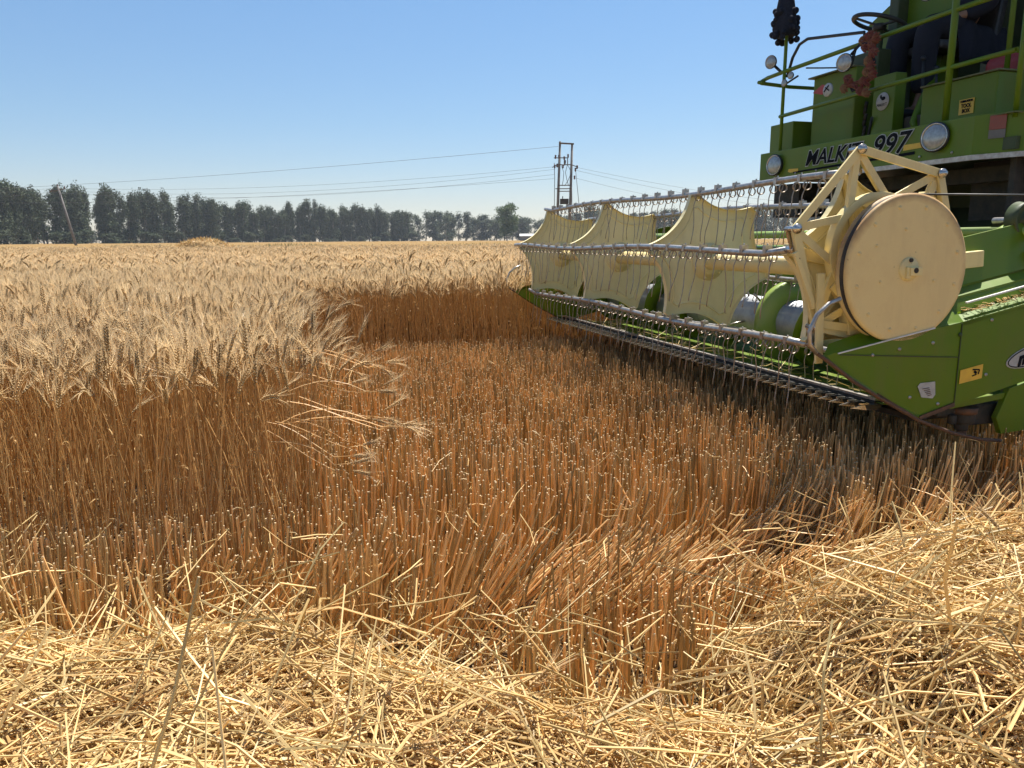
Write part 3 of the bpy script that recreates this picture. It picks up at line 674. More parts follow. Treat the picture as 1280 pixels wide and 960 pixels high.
tag(hidden_mb.build('spring_tines', [M['steel'], M['wire']], reel, clean=False), kind='stuff')
# eccentric frame at the near end: offset hexagon of flat bars with forked arms to a ring
EO = Vector((-.032, 0, .088)); EY = -.135
b = MB()
E_ = [tip(a, RR) + EO for a in ANG]
for i in range(6):
    p, q = E_[i], E_[(i + 1) % 6]; p = Vector((p.x, EY, p.z)); q = Vector((q.x, EY, q.z)); b.bar(p, q, .036, .012)
    b.bar(p + Vector((0, .02, 0)), q + Vector((0, .02, 0)), .006, .03)
ec = Vector((RC.x, EY, RC.z)) + Vector((EO.x, 0, EO.z))
for i, a in enumerate(ANG):
    P_ = Vector((E_[i].x, EY + .013, E_[i].z))
    for da in (-24, 24):
        c = ec + Vector((cos(R(a + da)) * .235, .013, sin(R(a + da)) * .235)); b.bar(P_, c, .034, .010); b.bar(P_ + Vector((0, .018, 0)), c + Vector((0, .018, 0)), .008, .03)
b.lathe(ec + Vector((0, .02, 0)), [(.215, -.02), (.25, -.02), (.25, .025), (.215, .025), (.215, -.02)], n=40)
b.build('eccentric_frame', M['cream'], reel, bevel=.002)
for i in range(6):
    b = MB(); p = E_[i]; t = tip(ANG[i])
    b.lathe((p.x, EY, p.z), [(0, -.03), (.012, -.03), (.012, -.018), (.021, -.018), (.021, -.007), (0, -.007)], n=12)
    b.bar((p.x, EY + .045, p.z), (t.x, EY + .045, t.z), .03, .012); b.tube([(p.x, EY - .005, p.z), (p.x, EY + .06, p.z)], .012, 10)
    b.tube([(t.x, EY + .035, t.z), (t.x, EY + .09, t.z)], .017, 10)
    b.build('crank_pin', M['chrome'], reel)
# near spider is deeper: cream web behind the eccentric frame
b = MB()
for i, a in enumerate(ANG):
    p = tip(a); c = Vector((RC.x + .12 * cos(R(a)), -.01, RC.z + .12 * sin(R(a)))); b.bar((p.x, -.03, p.z), (c.x, -.03, c.z), .05, .04)
b.build('spider_brace', M['cream'], reel, bevel=.002)

# --- drive wheel on the near end of the reel
WC = Vector((.128, -.262, 1.265)); WR = .318
b = MB()
prof = [(0.0, -.004), (.10, -.003), (.22, -.001), (.292, 0), (.308, .0), (WR, .006), (WR, .014), (WR - .012, .020), (WR - .018, .032), (WR - .012, .046), (WR, .052), (WR, .064), (WR - .03, .068), (0, .068)]
b.lathe(WC, prof, n=72)
M['wheel'] = mat('wheel_paint', (.80, .62, .28), .55, c2=(.74, .54, .24), scale=9, bump=.08, lo=.5, hi=.85, dust=(.66, .49, .24), chip=(.20, .10, .05))
def add_edge_wear():
    m = M['wheel']; t = m.node_tree; N, L = t.nodes, t.links; b_ = N['Principled BSDF']; src = b_.inputs['Base Color'].links[0].from_socket
    tc = N.new('ShaderNodeTexCoord'); sx = N.new('ShaderNodeSeparateXYZ'); L.new(tc.outputs['Object'], sx.inputs[0])
    dx = N.new('ShaderNodeMath'); dx.operation = 'SUBTRACT'; L.new(sx.outputs['X'], dx.inputs[0]); dx.inputs[1].default_value = WC.x
    dz = N.new('ShaderNodeMath'); dz.operation = 'SUBTRACT'; L.new(sx.outputs['Z'], dz.inputs[0]); dz.inputs[1].default_value = WC.z
    cb = N.new('ShaderNodeCombineXYZ'); L.new(dx.outputs[0], cb.inputs[0]); L.new(dz.outputs[0], cb.inputs[1])
    ln = N.new('ShaderNodeVectorMath'); ln.operation = 'LENGTH'; L.new(cb.outputs[0], ln.inputs[0])
    nz = N.new('ShaderNodeTexNoise'); nz.inputs['Scale'].default_value = 7; nz.inputs['Detail'].default_value = 6; L.new(tc.outputs['Object'], nz.inputs['Vector'])
    ad = N.new('ShaderNodeMath'); ad.operation = 'MULTIPLY_ADD'; L.new(nz.outputs['Fac'], ad.inputs[0]); ad.inputs[1].default_value = .10; L.new(ln.outputs['Value'], ad.inputs[2])
    up_ = N.new('ShaderNodeMath'); up_.operation = 'MULTIPLY_ADD'; L.new(dz.outputs[0], up_.inputs[0]); up_.inputs[1].default_value = .10; L.new(ad.outputs[0], up_.inputs[2])
    mr = N.new('ShaderNodeMapRange'); mr.inputs['From Min'].default_value = .345; mr.inputs['From Max'].default_value = .395; L.new(up_.outputs[0], mr.inputs['Value'])
    mx = N.new('ShaderNodeMix'); mx.data_type = 'RGBA'; L.new(mr.outputs['Result'], mx.inputs['Factor']); L.new(src, mx.inputs['A']); mx.inputs['B'].default_value = (.42, .24, .09, 1)
    L.new(mx.outputs['Result'], b_.inputs['Base Color'])
add_edge_wear()
wheel = b.build('reel_drive_wheel', M['wheel'], combine)
b = MB(); b.lathe(WC, [(WR - .014, .020), (WR - .004, .024), (WR - .002, .033), (WR - .004, .042), (WR - .014, .046)], n=72); b.build('drive_belt', M['rubber'], wheel)
for k in range(12):
    b = MB(); a = R(15 + 30 * k); b.lathe(WC + Vector((.265 * cos(a), 0, .265 * sin(a))), [(0, -.005), (.007, -.005), (.009, 0)], n=10); b.build('rivet', M['wheel'], wheel)
for a, r in ((100, .17), (200, .15), (340, .15), (150, .20)):
    b = MB(); b.lathe(WC + Vector((r * cos(R(a)), 0, r * sin(R(a)))), [(0, -.006), (.006, -.006), (.007, -.001)], n=8); b.build('rivet', M['wheel'], wheel)
b = MB(); b.lathe(WC, [(0, -.012), (.045, -.012), (.050, -.008), (.052, -.002)], n=28); b.box(WC + Vector((.022, -.020, -.01)), (.062, .016, .035)); b.box(WC + Vector((-.012, -.016, -.015)), (.022, .012, .05))
b.build('hub', M['cream'], wheel, bevel=.002)
b = MB(); b.tube([WC + Vector((.018, -.03, -.005)), WC + Vector((.018, -.012, -.005))], .012, 10); b.build('hub_bolt', M['dark'], wheel); b = MB(); b.tube([WC + Vector((0, -.018, .038)), WC + Vector((0, -.010, .038))], .009, 10); b.build('hub_bolt', M['dark'], wheel)

# --- reel lift arm, near side and far side
for y, nm in ((-.095, 0), (4.12, 1)):
    b = MB(); b.bar((RC.x + .02, y, RC.z), (.70, y, 1.30), .075, .045); arm = b.build('reel_arm', M['cream'], combine, bevel=.004)
    b = MB(); b.bar((.66, y + .03, 1.30), (1.02, y + .05, 1.37), .05, .04); b.bar((.70, y + .07, 1.34), (.98, y + .09, 1.46), .035, .02); b.build('arm_bracket', M['lime'], arm, bevel=.003)
b = MB()
b.bar((-.14, -.12, 1.20), (.05, -.12, 1.03), .05, .03); b.box((-.02, -.13, 1.035), (.10, .06, .10), (0, R(-12), 0)); b.tube([(.075, -.14, 1.02), (.095, -.14, .925)], .033, 14)
b.bar((-.235, -.165, 1.25), (-.215, -.165, .86), .036, .014); b.bar((-.205, -.14, 1.03), (.06, -.14, .99), .035, .02)
b.bar((-.36, -.15, 1.34), (-.245, -.15, 1.10), .022, .016)
b.build('reel_support', M['cream'], combine, bevel=.002)

# --- header: trough, end panels, cutter bar
def sheet(b, pts, y0, y1, th=.004):
    """bent sheet: profile pts in xz swept from y0 to y1"""
    n = len(pts); nr = []
    for i in range(n):
        a = pts[max(i - 1, 0)]; c = pts[min(i + 1, n - 1)]; dx, dz = c[0] - a[0], c[1] - a[1]; l = math.hypot(dx, dz) or 1; nr.append((-dz / l * th, dx / l * th))
    vs = [(p[0], y, p[1]) for y in (y0, y1) for p in pts] + [(p[0] + q[0], y, p[1] + q[1]) for y in (y0, y1) for p, q in zip(pts, nr)]
    fs = []
    for i in range(n - 1):
        fs += [(i, i + 1, n + i + 1, n + i), (2 * n + i, 3 * n + i, 3 * n + i + 1, 2 * n + i + 1), (i, 2 * n + i, 2 * n + i + 1, i + 1), (n + i, n + i + 1, 3 * n + i + 1, 3 * n + i)]
    fs += [(0, n, 3 * n, 2 * n), (n - 1, 3 * n - 1, 4 * n - 1, 2 * n - 1)]
    b.add(vs, fs)
b = MB(); trough = [(.17, .645), (.26, .63), (.36, .61), (.46, .60), (.60, .585), (.74, .60), (.86, .66), (.93, .76), (.95, .90), (.95, 1.33), (1.02, 1.345)]
sheet(b, trough, -.14, 4.10); header = b.build('header_trough', M['green'], combine)
b = MB(); b.tube([(.985, -.20, 1.422), (.985, 4.12, 1.422)], .026, 14); b.build('top_beam', M['lime'], header)
b = MB(); b.box((1.0, 1.95, .62), (.10, 4.0, .10)); b.box((1.0, 1.95, 1.15), (.06, 4.0, .05)); b.build('rear_frame', M['green_dark'], header, bevel=.004)
def end_panel(ya, yb, s):
    """stepped end panel; ya outer face, s=+1 for the near side (steps go inward with height)"""
    b = MB(); q = lambda k: ya + s * k
    low = [(-.27, .907), (-.20, .853), (-.12, .805), (0.0, .735), (.13, .665), (.26, .604), (.33, .606), (.443, .643), (.869, .737), (1.32, .83), (1.32, 1.20), (.811, 1.085), (.451, 1.025), (.0, .955), (-.12, .935)]
    b.poly([(x, q(0), z) for x, z in low], (0, s * .012, 0))
    # hem along the leading edge
    b.tube([(x, q(.004), z) for x, z in low[:6]], .010, 8)
    # first ledge and second sheet
    def ledge(x0, z0, x1, z1, k0, k1, hgt):
        b.add([(x0, q(k0), z0), (x1, q(k0), z1), (x1, q(k1), z1 + .024), (x0, q(k1), z0 + .024), (x0, q(k0), z0 - .02), (x1, q(k0), z1 - .02)], [(0, 1, 2, 3), (4, 5, 1, 0)])
        b.add([(x0, q(k1), z0 + .034), (x1, q(k1), z1 + .034), (x1, q(k1 + .3 * hgt), z1 + hgt), (x0, q(k1 + .3 * hgt), z0 + hgt), (x0, q(k1 + .012), z0 + .034), (x1, q(k1 + .012), z1 + .034), (x1, q(k1 + .012 + .3 * hgt), z1 + hgt), (x0, q(k1 + .012 + .3 * hgt), z0 + hgt)],
              [(0, 1, 2, 3), (4, 7, 6, 5), (0, 3, 7, 4), (1, 5, 6, 2), (3, 2, 6, 7)])
    ledge(.46, 1.028, 1.32, 1.20, 0, .055, .085)
    b.add([(-.27, q(0), .907), (.46, q(0), 1.028), (.46, q(.05), 1.075), (.10, q(.075), 1.02), (-.20, q(.06), .95)], [(0, 1, 2, 3, 4)])
    ledge(.40, 1.115, 1.32, 1.29, .082, .128, .24)
    b.add([(.40, q(.128), 1.14), (.40, q(.19), 1.35), (.20, q(.12), 1.02), (.10, q(.075), 1.02), (.46, q(.05), 1.075)], [(0, 1, 2, 3), (0, 3, 4)])
    return b.build('end_panel', M['green'], combine)
ep = end_panel(-.262, 0, 1)
ep2 = end_panel(4.232, 0, -1)
b = MB(); b.bar((.50, -.228, 1.108), (1.32, -.228, 1.272), .007, .012); b.bar((-.20, -.266, .917), (.30, -.266, 1.006), .005, .006, (0, 1, 0)); b.build('edge_trim', M['white'], ep)
for x_, z_ in ((-.02, .90), (.12, .92), (.30, .94), (.62, .78), (.80, .82), (.98, .86), (.62, 1.03), (.82, 1.07), (1.02, 1.11), (.36, .66), (.20, .70)):
    b = MB(); b.lathe((x_, -.262, z_), [(0, -.005), (.007, -.005), (.008, 0)], n=8); b.build('bolt', M['steel'], ep)
b = MB(); b.bar((-.19, -.2645, .91), (.45, -.2645, .868), .004, .004); b.bar((.452, -.2645, 1.02), (.452, -.2645, .655), .004, .004); b.lathe((.445, -.264, .97), [(0, -.006), (.009, -.006), (.010, 0)], n=8); b.build('seam', M['green_dark'], ep)
b = MB(); b.bar((.02, -.268, .73), (.26, -.268, .598), .004, .006); b.bar((.26, -.268, .602), (.45, -.268, .652), .018, .006); b.build('worn_edge', M['rust'], ep)
# stickers
b = MB(); b.poly([(.468, -.2665, .745), (.595, -.2665, .765), (.595, -.2665, .83), (.468, -.2665, .808)], (0, .002, 0)); st = b.build('warning_sticker', M['sticker_y'], ep)
b = MB()
b.bar((.535, -.268, .808), (.575, -.268, .806), .006, .001); b.bar((.575, -.268, .806), (.570, -.268, .785), .006, .001); b.bar((.56, -.268, .785), (.535, -.268, .778), .005, .001); b.bar((.545, -.268, .80), (.56, -.268, .79), .012, .001)
b.build('pictogram', M['ink'], st)
b = MB(); b.poly([(.236, -.2665, .748), (.262, -.2665, .697), (.325, -.2665, .688), (.338, -.2665, .705), (.330, -.2665, .765), (.25, -.2665, .762)], (0, .002, 0)); st = b.build('faded_sticker', M['sticker_w'], ep)
b = MB()
for k in range(5): b.bar((.262 + .008 * k, -.268, .735 - .008 * k), (.30 + .004 * k, -.268, .738 - .008 * k), .003, .001)
b.build('print', M['rust'], st)
b = MB(); ov = [(.90 + .175 * cos(t) * .97, -.2665, .862 + .052 * sin(t) + .175 * cos(t) * .21) for t in np.linspace(0, 2 * pi, 28)[:-1]]; b.poly(ov, (0, .002, 0)); st = b.build('oval_badge', M['sticker_w'], ep)
b = MB(); ov = [(.90 + .165 * cos(t) * .97, -.2675, .862 + .045 * sin(t) + .165 * cos(t) * .21) for t in np.linspace(0, 2 * pi, 28)]; b.tube(ov, .0025, 4); b.build('badge_rim', M['ink'], st)
text_mesh('badge_lettering', 'malkit', .085, M['ink'], st, (.895, -.2685, .858), (R(90), R(-12), 0), .001, shear=.35, offset=.004)
b = MB(); b.poly([(.86, -.2665, .985), (.96, -.2665, 1.003), (.96, -.2665, 1.055), (.86, -.2665, 1.035)], (0, .002, 0)); st = b.build('side_sticker', M['sticker_y'], ep)
# divider rods
def divider(y):
    pts = [(-.215, y, 1.15), (-.27, y, 1.13), (-.325, y, 1.085), (-.355, y, 1.02), (-.35, y, .965), (-.315, y, .925), (-.25, y, .885), (-.12, y, .795), (.02, y, .715), (.26, y, .59), (.45, y, .52), (.62, y, .475), (.74, y, .46)]
    b = MB(); b.tube(pts[:6], .0095, 10); o = b.build('divider_rod', M['steel'], combine)
    b = MB(); b.tube(pts[5:], .0085, 10); b.build('rod_shank', M['rust'], o); return o
divider(-.272); divider(4.24)
# underside of the near end: gearbox, skid, brackets
b = MB(); b.tube([(.60, -.18, .60), (.60, -.18, .54)], .055, 16); b.tube([(.60, -.18, .54), (.60, -.18, .50)], .03, 12); b.box((.72, -.14, .57), (.20, .10, .10)); b.box((.52, -.14, .60), (.16, .10, .05)); b.tube([(.52, -.20, .585), (.52, -.20, .54)], .02, 8)
b.build('knife_gearbox', M['dark'], combine, bevel=.006)
b = MB(); b.tube([(.60, -.18, .615), (.60, -.18, .585)], .062, 18); b.tube([(.605, -.18, .502), (.605, -.18, .478)], .022, 12); b.build('bearing_cap', M['rust'], combine)
b = MB(); b.bar((.47, -.20, .635), (.80, -.20, .665), .03, .06); b.poly([(.74, -.24, .56), (.80, -.24, .70), (1.1, -.24, .78), (1.1, -.24, .50), (.78, -.24, .48)], (0, .03, 0)); b.build('lower_bracket', M['green'], combine, bevel=.003)
b = MB(); b.box((.75, 1.97, .52), (.5, 3.9, .03)); b.box((.62, 1.97, .56), (.08, 3.9, .06)); b.build('skid_plate', M['dark'], combine)
# cutter bar
b = MB(); b.box((.165, 1.99, .630), (.055, 4.20, .016)); b.box((.185, 1.99, .646), (.05, 4.18, .012)); b.box((.12, 1.98, .640), (.02, 4.20, .004)); cutter = b.build('cutter_bar', M['black'], combine)
b = MB(); b.box((.180, 1.99, .660), (.034, 4.18, .012)); b.build('hold_down_strip', M['steel'], cutter)
b = MB()
vs = [(.14, -.018, .622), (.14, .018, .622), (.14, .018, .646), (.14, -.018, .646), (.085, -.011, .624), (.085, .011, .624), (.075, .008, .648), (.075, -.008, .648), (.0, 0, .636)]
b.add(vs[:8], [(3, 2, 1, 0), (0, 1, 5, 4), (1, 2, 6, 5), (2, 3, 7, 6), (3, 0, 4, 7)]); b.cur = 1; b.add(vs[4:], [(0, 1, 4), (1, 2, 4), (2, 3, 4), (3, 0, 4)])
b.poly([(.10, -.006, .646), (.10, .006, .646), (.05, .003, .648), (.05, -.003, .648)], (0, 0, .008))
guard = b.build('knife_guard', [M['black'], M['chrome']], cutter); gl = list(np.arange(57) * .0755 - .13)
for k, y in enumerate(gl):
    o = guard if k == 0 else guard.copy()
    if k: COL.objects.link(o); o.parent = cutter
    o.location = (0, y, 0)
# auger
AX = (.60, 0, .885)
b = MB(); b.lathe(AX, [(0, .0), (.135, .0), (.135, 3.95), (0, 3.95)], n=36); b2 = b
for y in np.arange(.35, 3.9, .42): b.lathe((AX[0], y, AX[2]), [(.135, 0), (.1375, .004), (.1375, .014), (.135, .018)], n=36)
auger = b.build('auger', M['drum'], combine)
def flight(y0, y1, turns, s):
    n = int(turns * 28); vs = []; fs = []
    for i in range(n + 1):
        t = i / n; a = 2 * pi * turns * t * s; y = y0 + (y1 - y0) * t
        for r, o in ((.132, 0), (.245, 0), (.245, .006), (.132, .006)): vs.append((AX[0] + r * cos(a), y + o, AX[2] + r * sin(a)))
    for i in range(n):
        for k in range(4): fs.append((i * 4 + k, i * 4 + (k + 1) % 4, i * 4 + 4 + (k + 1) % 4, i * 4 + 4 + k))
    b = MB(); b.add(vs, fs, True); b.build('auger_flight', M['green'], auger)
flight(.02, 1.12, 2.2, 1); flight(3.92, 1.78, 4.3, -1)
b = MB(); b.lathe((AX[0], 1.10, AX[2]), [(.136, 0), (.255, 0), (.255, .05), (.235, .05), (.235, .008), (.136, .008)], n=40); b.build('auger_ring', M['lime'], auger); b = MB(); b.lathe((AX[0], .20, AX[2]), [(.136, 0), (.20, .01), (.20, .12), (.136, .13)], n=36); b.build('auger_ring', M['lime'], auger)
for k in range(10):
    b = MB(); a = k * 2.4; y = 1.22 + k * .055; b.tube([(AX[0] + .13 * cos(a), y, AX[2] + .13 * sin(a)), (AX[0] + .25 * cos(a), y, AX[2] + .25 * sin(a))], .007, 6)
    b.build('retracting_finger', M['steel'], auger)
# drive at the header's near rear
b = MB(); PC = (1.0, -.03, 1.478)
b.lathe(PC, [(0, -.05), (.035, -.05), (.035, -.03), (.055, -.03), (.078, -.045), (.088, -.045), (.080, -.012), (.088, .02), (.078, .02), (.055, .01), (.03, .02), (0, .02)], n=32); pul = b.build('belt_pulley', M['green_dark'], combine)
b = MB(); b.tube([(1.0, -.10, 1.478), (1.0, .12, 1.478)], .016, 10); b.build('shaft', M['steel'], pul)
b = MB(); b.tube([WC + Vector((.06, .033, .314)), Vector((.9, -.19, 1.585)), Vector((1.9, -.05, 1.60))], .0045, 6); b.build('control_cable', M['black'], combine)
b = MB(); b.tube([(1.02, -.1, 1.60), (1.01, -.1, 1.79)], .005, 6); b.build('marker_rod', M['white'], combine)

# --- feeder house and body
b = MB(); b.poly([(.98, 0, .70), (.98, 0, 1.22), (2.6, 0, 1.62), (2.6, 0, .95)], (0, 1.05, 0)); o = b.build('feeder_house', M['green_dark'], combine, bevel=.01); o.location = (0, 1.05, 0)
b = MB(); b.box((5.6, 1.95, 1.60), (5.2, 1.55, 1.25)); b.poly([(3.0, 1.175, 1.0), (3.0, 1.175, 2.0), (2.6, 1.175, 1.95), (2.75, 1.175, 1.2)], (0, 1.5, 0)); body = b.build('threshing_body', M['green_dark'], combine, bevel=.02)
b = MB(); b.poly([(1.66, .0, 1.90), (8.0, 0, 1.80), (8.0, 0, 2.0), (1.66, 0, 1.97)], (0, 2.45, 0)); o = b.build('deck_floor', M['green_dark'], combine); o.location = (0, .62, 0)
b = MB()
b.box((2.05, 1.9, 1.80), (.08, 2.3, .10)); b.box((2.9, .82, 1.70), (.9, .05, .42)); b.box((2.35, 2.6, 1.60), (.12, .12, .7)); b.tube([(1.95, 2.15, 1.72), (2.15, 2.15, 1.72)], .10, 18); b.box((2.4, 2.3, 1.62), (.08, .30, .10)); b.tube([(2.1, 1.7, 1.85), (2.3, 2.7, 1.55)], .02, 8); b.box((2.0, 2.95, 1.72), (.35, .35, .28))
b.box((2.4, 1.1, 1.45), (.5, .5, .9)); b.tube([(2.0, 2.4, 1.85), (2.0, 2.4, 1.55)], .04, 10); b.box((2.3, .70, 1.72), (1.1, .04, .35))
b.build('underdeck_machinery', M['dark'], combine, bevel=.004)
# side skirt under the deck
b = MB(); b.poly([(1.80, .60, 1.90), (1.90, .60, 1.62), (2.4, .60, 1.50), (6.5, .60, 1.4), (6.5, .60, 1.90)], (0, .02, 0)); b.build('side_skirt', M['green_dark'], combine)
# platform front: long panel, chamfered near corner, silver lip
def ring_panel(b, z0, z1, x0=1.60, th=.03, off=0):
    pts = [(x0 - off, 3.03 + off), (x0 - off, .86 - off), (x0 + .10, .60 - off), (8.0, .60 - off)]
    inn = [(x0 + th, 3.03), (x0 + th, .87), (x0 + .115, .63), (8.0, .63)]
    n = len(pts); vs = [(x, y, z) for z in (z0, z1) for x, y in pts] + [(x, y, z) for z in (z0, z1) for x, y in inn]
    fs = []
    for i in range(n - 1): fs += [(i, i + 1, n + i + 1, n + i), (2 * n + i, 3 * n + i, 3 * n + i + 1, 2 * n + i + 1), (n + i, n + i + 1, 3 * n + i + 1, 3 * n + i), (i, 2 * n + i, 2 * n + i + 1, i + 1)]
    fs += [(0, n, 3 * n, 2 * n), (n - 1, 3 * n - 1, 4 * n - 1, 2 * n - 1)]
    b.add(vs, fs)
b = MB(); ring_panel(b, 1.875, 2.115); plat = b.build('platform_panel', M['green'], combine, bevel=.004)
b = MB(); ring_panel(b, 1.855, 1.885, off=.012); b.build('lip', M['steel'], plat)
b = MB(); b.poly([(1.63, .62, 2.10), (1.63, 3.03, 2.10), (2.0, 3.03, 2.10), (2.0, .62, 2.10)], (0, 0, .008)); b.build('tread_plate', M['green_dusty'], plat)
# lettering on the platform front: white outline letters behind dark ones
def lettering(s, y, sz, sx, z, shear=.28):
    text_mesh('letter_outline', s, sz, M['sticker_w'], plat, (1.596, y, z), (R(90), 0, R(-90)), .001, shear, .0085, sx)
    text_mesh('lettering', s, sz, M['ink'], plat, (1.5935, y, z), (R(90), 0, R(-90)), .001, shear, .0024, sx)
lettering('MALKIT', 2.115, .158, 1.10, 2.010)
lettering('997', 1.535, .195, 1.12, 2.018)
b = MB(); b.poly([(1.597, 1.40, 2.005), (1.597, 1.22, 2.005), (1.597, 1.205, 1.99), (1.597, 1.22, 1.972), (1.597, 1.40, 1.968)], (-.002, 0, 0)); b.build('painted_flash', M['sticker_y'], plat); b = MB(); b.poly([(1.597, 2.50, 1.95), (1.597, 2.62, 1.955), (1.597, 2.63, 1.935), (1.597, 2.60, 1.925), (1.597, 2.50, 1.928)], (-.002, 0, 0)); b.build('painted_flash', M['sticker_y'], plat)
b = MB(); b.poly([(1.597, 1.30, 1.955), (1.597, 2.56, 1.93), (1.597, 2.56, 1.917), (1.597, 1.30, 1.935)], (-.002, 0, 0)); b.build('painted_shadow', M['ink'], plat)
b = MB(); cx, cyy = 1.645, .735; nrm = Vector((-.93, -.36, 0)); tg = Vector((.36, -.93, 0))
for z0, z1, mm in ((2.02, 2.10, 0), (1.97, 2.018, 1)):
    b.cur = mm; c = Vector((cx, cyy, (z0 + z1) / 2)) + nrm * .003; vs = [c + tg * (a_ * .045) + Vector((0, 0, s_ * (z1 - z0) / 2)) for a_, s_ in ((-1, -1), (1, -1), (1, 1), (-1, 1))]; b.poly(vs, nrm * .004)
b.build('reflector', [M['reflector'], M['concrete']], plat)
for k in range(8):
    b = MB(); b.lathe((1.5965, 1.0 + k * .255, 1.915 - .0 * k), [(0, -.005), (.008, -.005), (.009, 0)], axis='x', n=8); b.build('bolt', M['steel'], plat)
# headlamps
def headlamp(name, c, d, r, parent=combine, small=False):
    """round lamp facing direction d"""
    d = Vector(d).normalized(); m = d.to_track_quat('Y', 'Z').to_matrix(); c = Vector(c)
    def L_(prof, n=28):
        b_ = MB(); b_.lathe((0, 0, 0), prof, n=n); b_.v = [tuple(c + m @ Vector(v)) for v in b_.v]; return b_
    o = L_([(0, -r * .9), (r * .35, -r * .85), (r * .75, -r * .55), (r * 1.0, -r * .18), (r * 1.06, 0), (r * 1.06, r * .12), (r * .96, r * .14), (r * .93, r * .04)]).build(name, M['black'], parent)
    L_([(r * .93, r * .06), (r * .90, r * .13), (r * .6, r * .20), (r * .25, r * .235), (0, r * .24)]).build('lens', M['lens'], o)
    L_([(r * .94, r * .10), (r * .99, r * .15), (r * .94, r * .18), (r * .89, r * .13)]).build('bezel', M['chrome'], o)
    return o
headlamp('headlamp', (1.57, 1.115, 2.02), (-1, -.25, .02), .088)
headlamp('headlamp', (1.57, 2.78, 2.00), (-1, -.15, .02), .083)
# --- hand rails in the plane of the platform front
XR = 1.68; b = MB()
rail = .016
b.tube([(XR, 3.15, 2.73), (XR - .02, 3.20, 2.74), (XR + .02, 3.22, 2.755), (XR, 3.1, 2.76), (XR, 2.9, 2.765), (XR, 1.2, 2.79), (XR, .70, 2.79)], rail, 10)
b.tube([(XR, 3.20, 2.735), (XR + .30, 3.21, 2.72), (XR + 1.1, 3.21, 2.72)], rail, 10)
b.tube([(XR, 2.90, 2.41), (XR, 1.2, 2.45), (XR, .70, 2.455)], rail * .95, 10)
b.tube([(XR, 1.16, 2.08), (XR, 1.16, 3.4)], rail * 1.3, 12)
b.tube([(XR, 2.87, 1.95), (XR, 2.87, 3.5)], rail * .9, 10)
b.tube([(XR, .66, 2.08), (XR, .66, 2.82)], rail, 10); b.tube([(XR, .70, 2.79), (2.6, .64, 2.79), (4.6, .64, 2.79)], rail, 10); b.tube([(XR, .70, 2.455), (4.6, .64, 2.455)], rail, 10)
b.build('hand_rail', M['green'], combine)
b = MB(); b.tube([(XR + .02, 2.86, 2.72), (XR + .02, 2.80, 2.86), (XR + .02, 2.72, 2.945), (XR + .02, 2.62, 2.965), (XR + .02, 1.98, 2.86), (XR + .03, 1.97, 2.75)], .012, 8); b.build('grab_loop', M['black'], combine)
headlamp('work_lamp', (XR - .06, 2.98, 2.86), (-1, -.35, -.05), .052)
headlamp('work_lamp', (XR - .09, 2.03, 2.655), (-1, -.3, -.05), .062)
headlamp('work_lamp', (XR - .09, 1.30, 2.93), (-1, -.3, -.05), .055)
headlamp('marker_lamp', (XR - .06, 2.78, 2.655), (-1, -.2, 0), .028); headlamp('marker_lamp', (XR - .06, 2.70, 2.70), (-1, -.2, 0), .028)
b = MB(); b.tube([(XR - .02, 2.98, 2.83), (XR, 2.90, 2.76)], .012, 6); b.tube([(XR - .02, 2.80, 2.66), (XR - .02, 2.66, 2.69)], .008, 6); b.tube([(XR + .01, 2.60, 2.74), (XR + .01, 2.40, 2.70), (XR + .3, 2.3, 2.70)], .006, 6); b.tube([(XR - .03, 2.03, 2.66), (XR, 2.03, 2.77)], .012, 6); b.build('lamp_bracket', M['black'], combine)
# --- things on the deck
b = MB(); b.box((2.02, 3.05, 2.245), (.42, .32, .27)); b.build('side_box', M['green'], combine, bevel=.006)
b = MB(); b.box((2.05, 2.52, 2.40), (.30, .50, .60)); o = b.build('control_console', M['green'], combine, bevel=.008)
b = MB(); b.box((2.04, 2.54, 2.705), (.34, .54, .012)); b.build('console_lid', M['green_dusty'], o, bevel=.002)
b = MB(); b.box((2.00, 2.02, 2.34), (.10, .22, .50)); pil_ = b.build('instrument_pillar', M['green'], combine, bevel=.006)
b = MB(); b.lathe((1.944, 2.02, 2.40), [(0, -.003), (.062, -.003), (.065, 0)], axis='x', n=28); st = b.build('round_badge', M['sticker_w'], pil_)
text_mesh('badge_lettering', 'MALKIT', .030, M['ink'], st, (1.9395, 2.02, 2.375), (R(90), 0, R(-90)), .0005)
b = MB(); b.ball((1.940, 2.01, 2.42), .014, sc=(.1, 1.6, 1)); b.ball((1.940, 2.035, 2.435), .010, sc=(.1, 1, 1.4)); b.build('badge_emblem', M['ink'], st)
b = MB()
for k in range(7): b.tube([(1.98, 2.235 + .008 * (k % 2), 2.12 + .045 * k), (1.98, 2.225 + .008 * (k % 2), 2.165 + .045 * k)], .013, 8)
b.tube([(1.96, 2.17, 2.12), (1.93, 2.10, 2.30)], .010, 8)
b.build('flexible_hose', M['dark'], combine)
b = MB(); b.box((2.25, 2.42, 2.45), (.34, .32, .78)); b.box((2.9, 2.55, 2.8), (.9, .10, 1.5)); b.build('steering_pedestal', M['green_dark'], combine, bevel=.01)
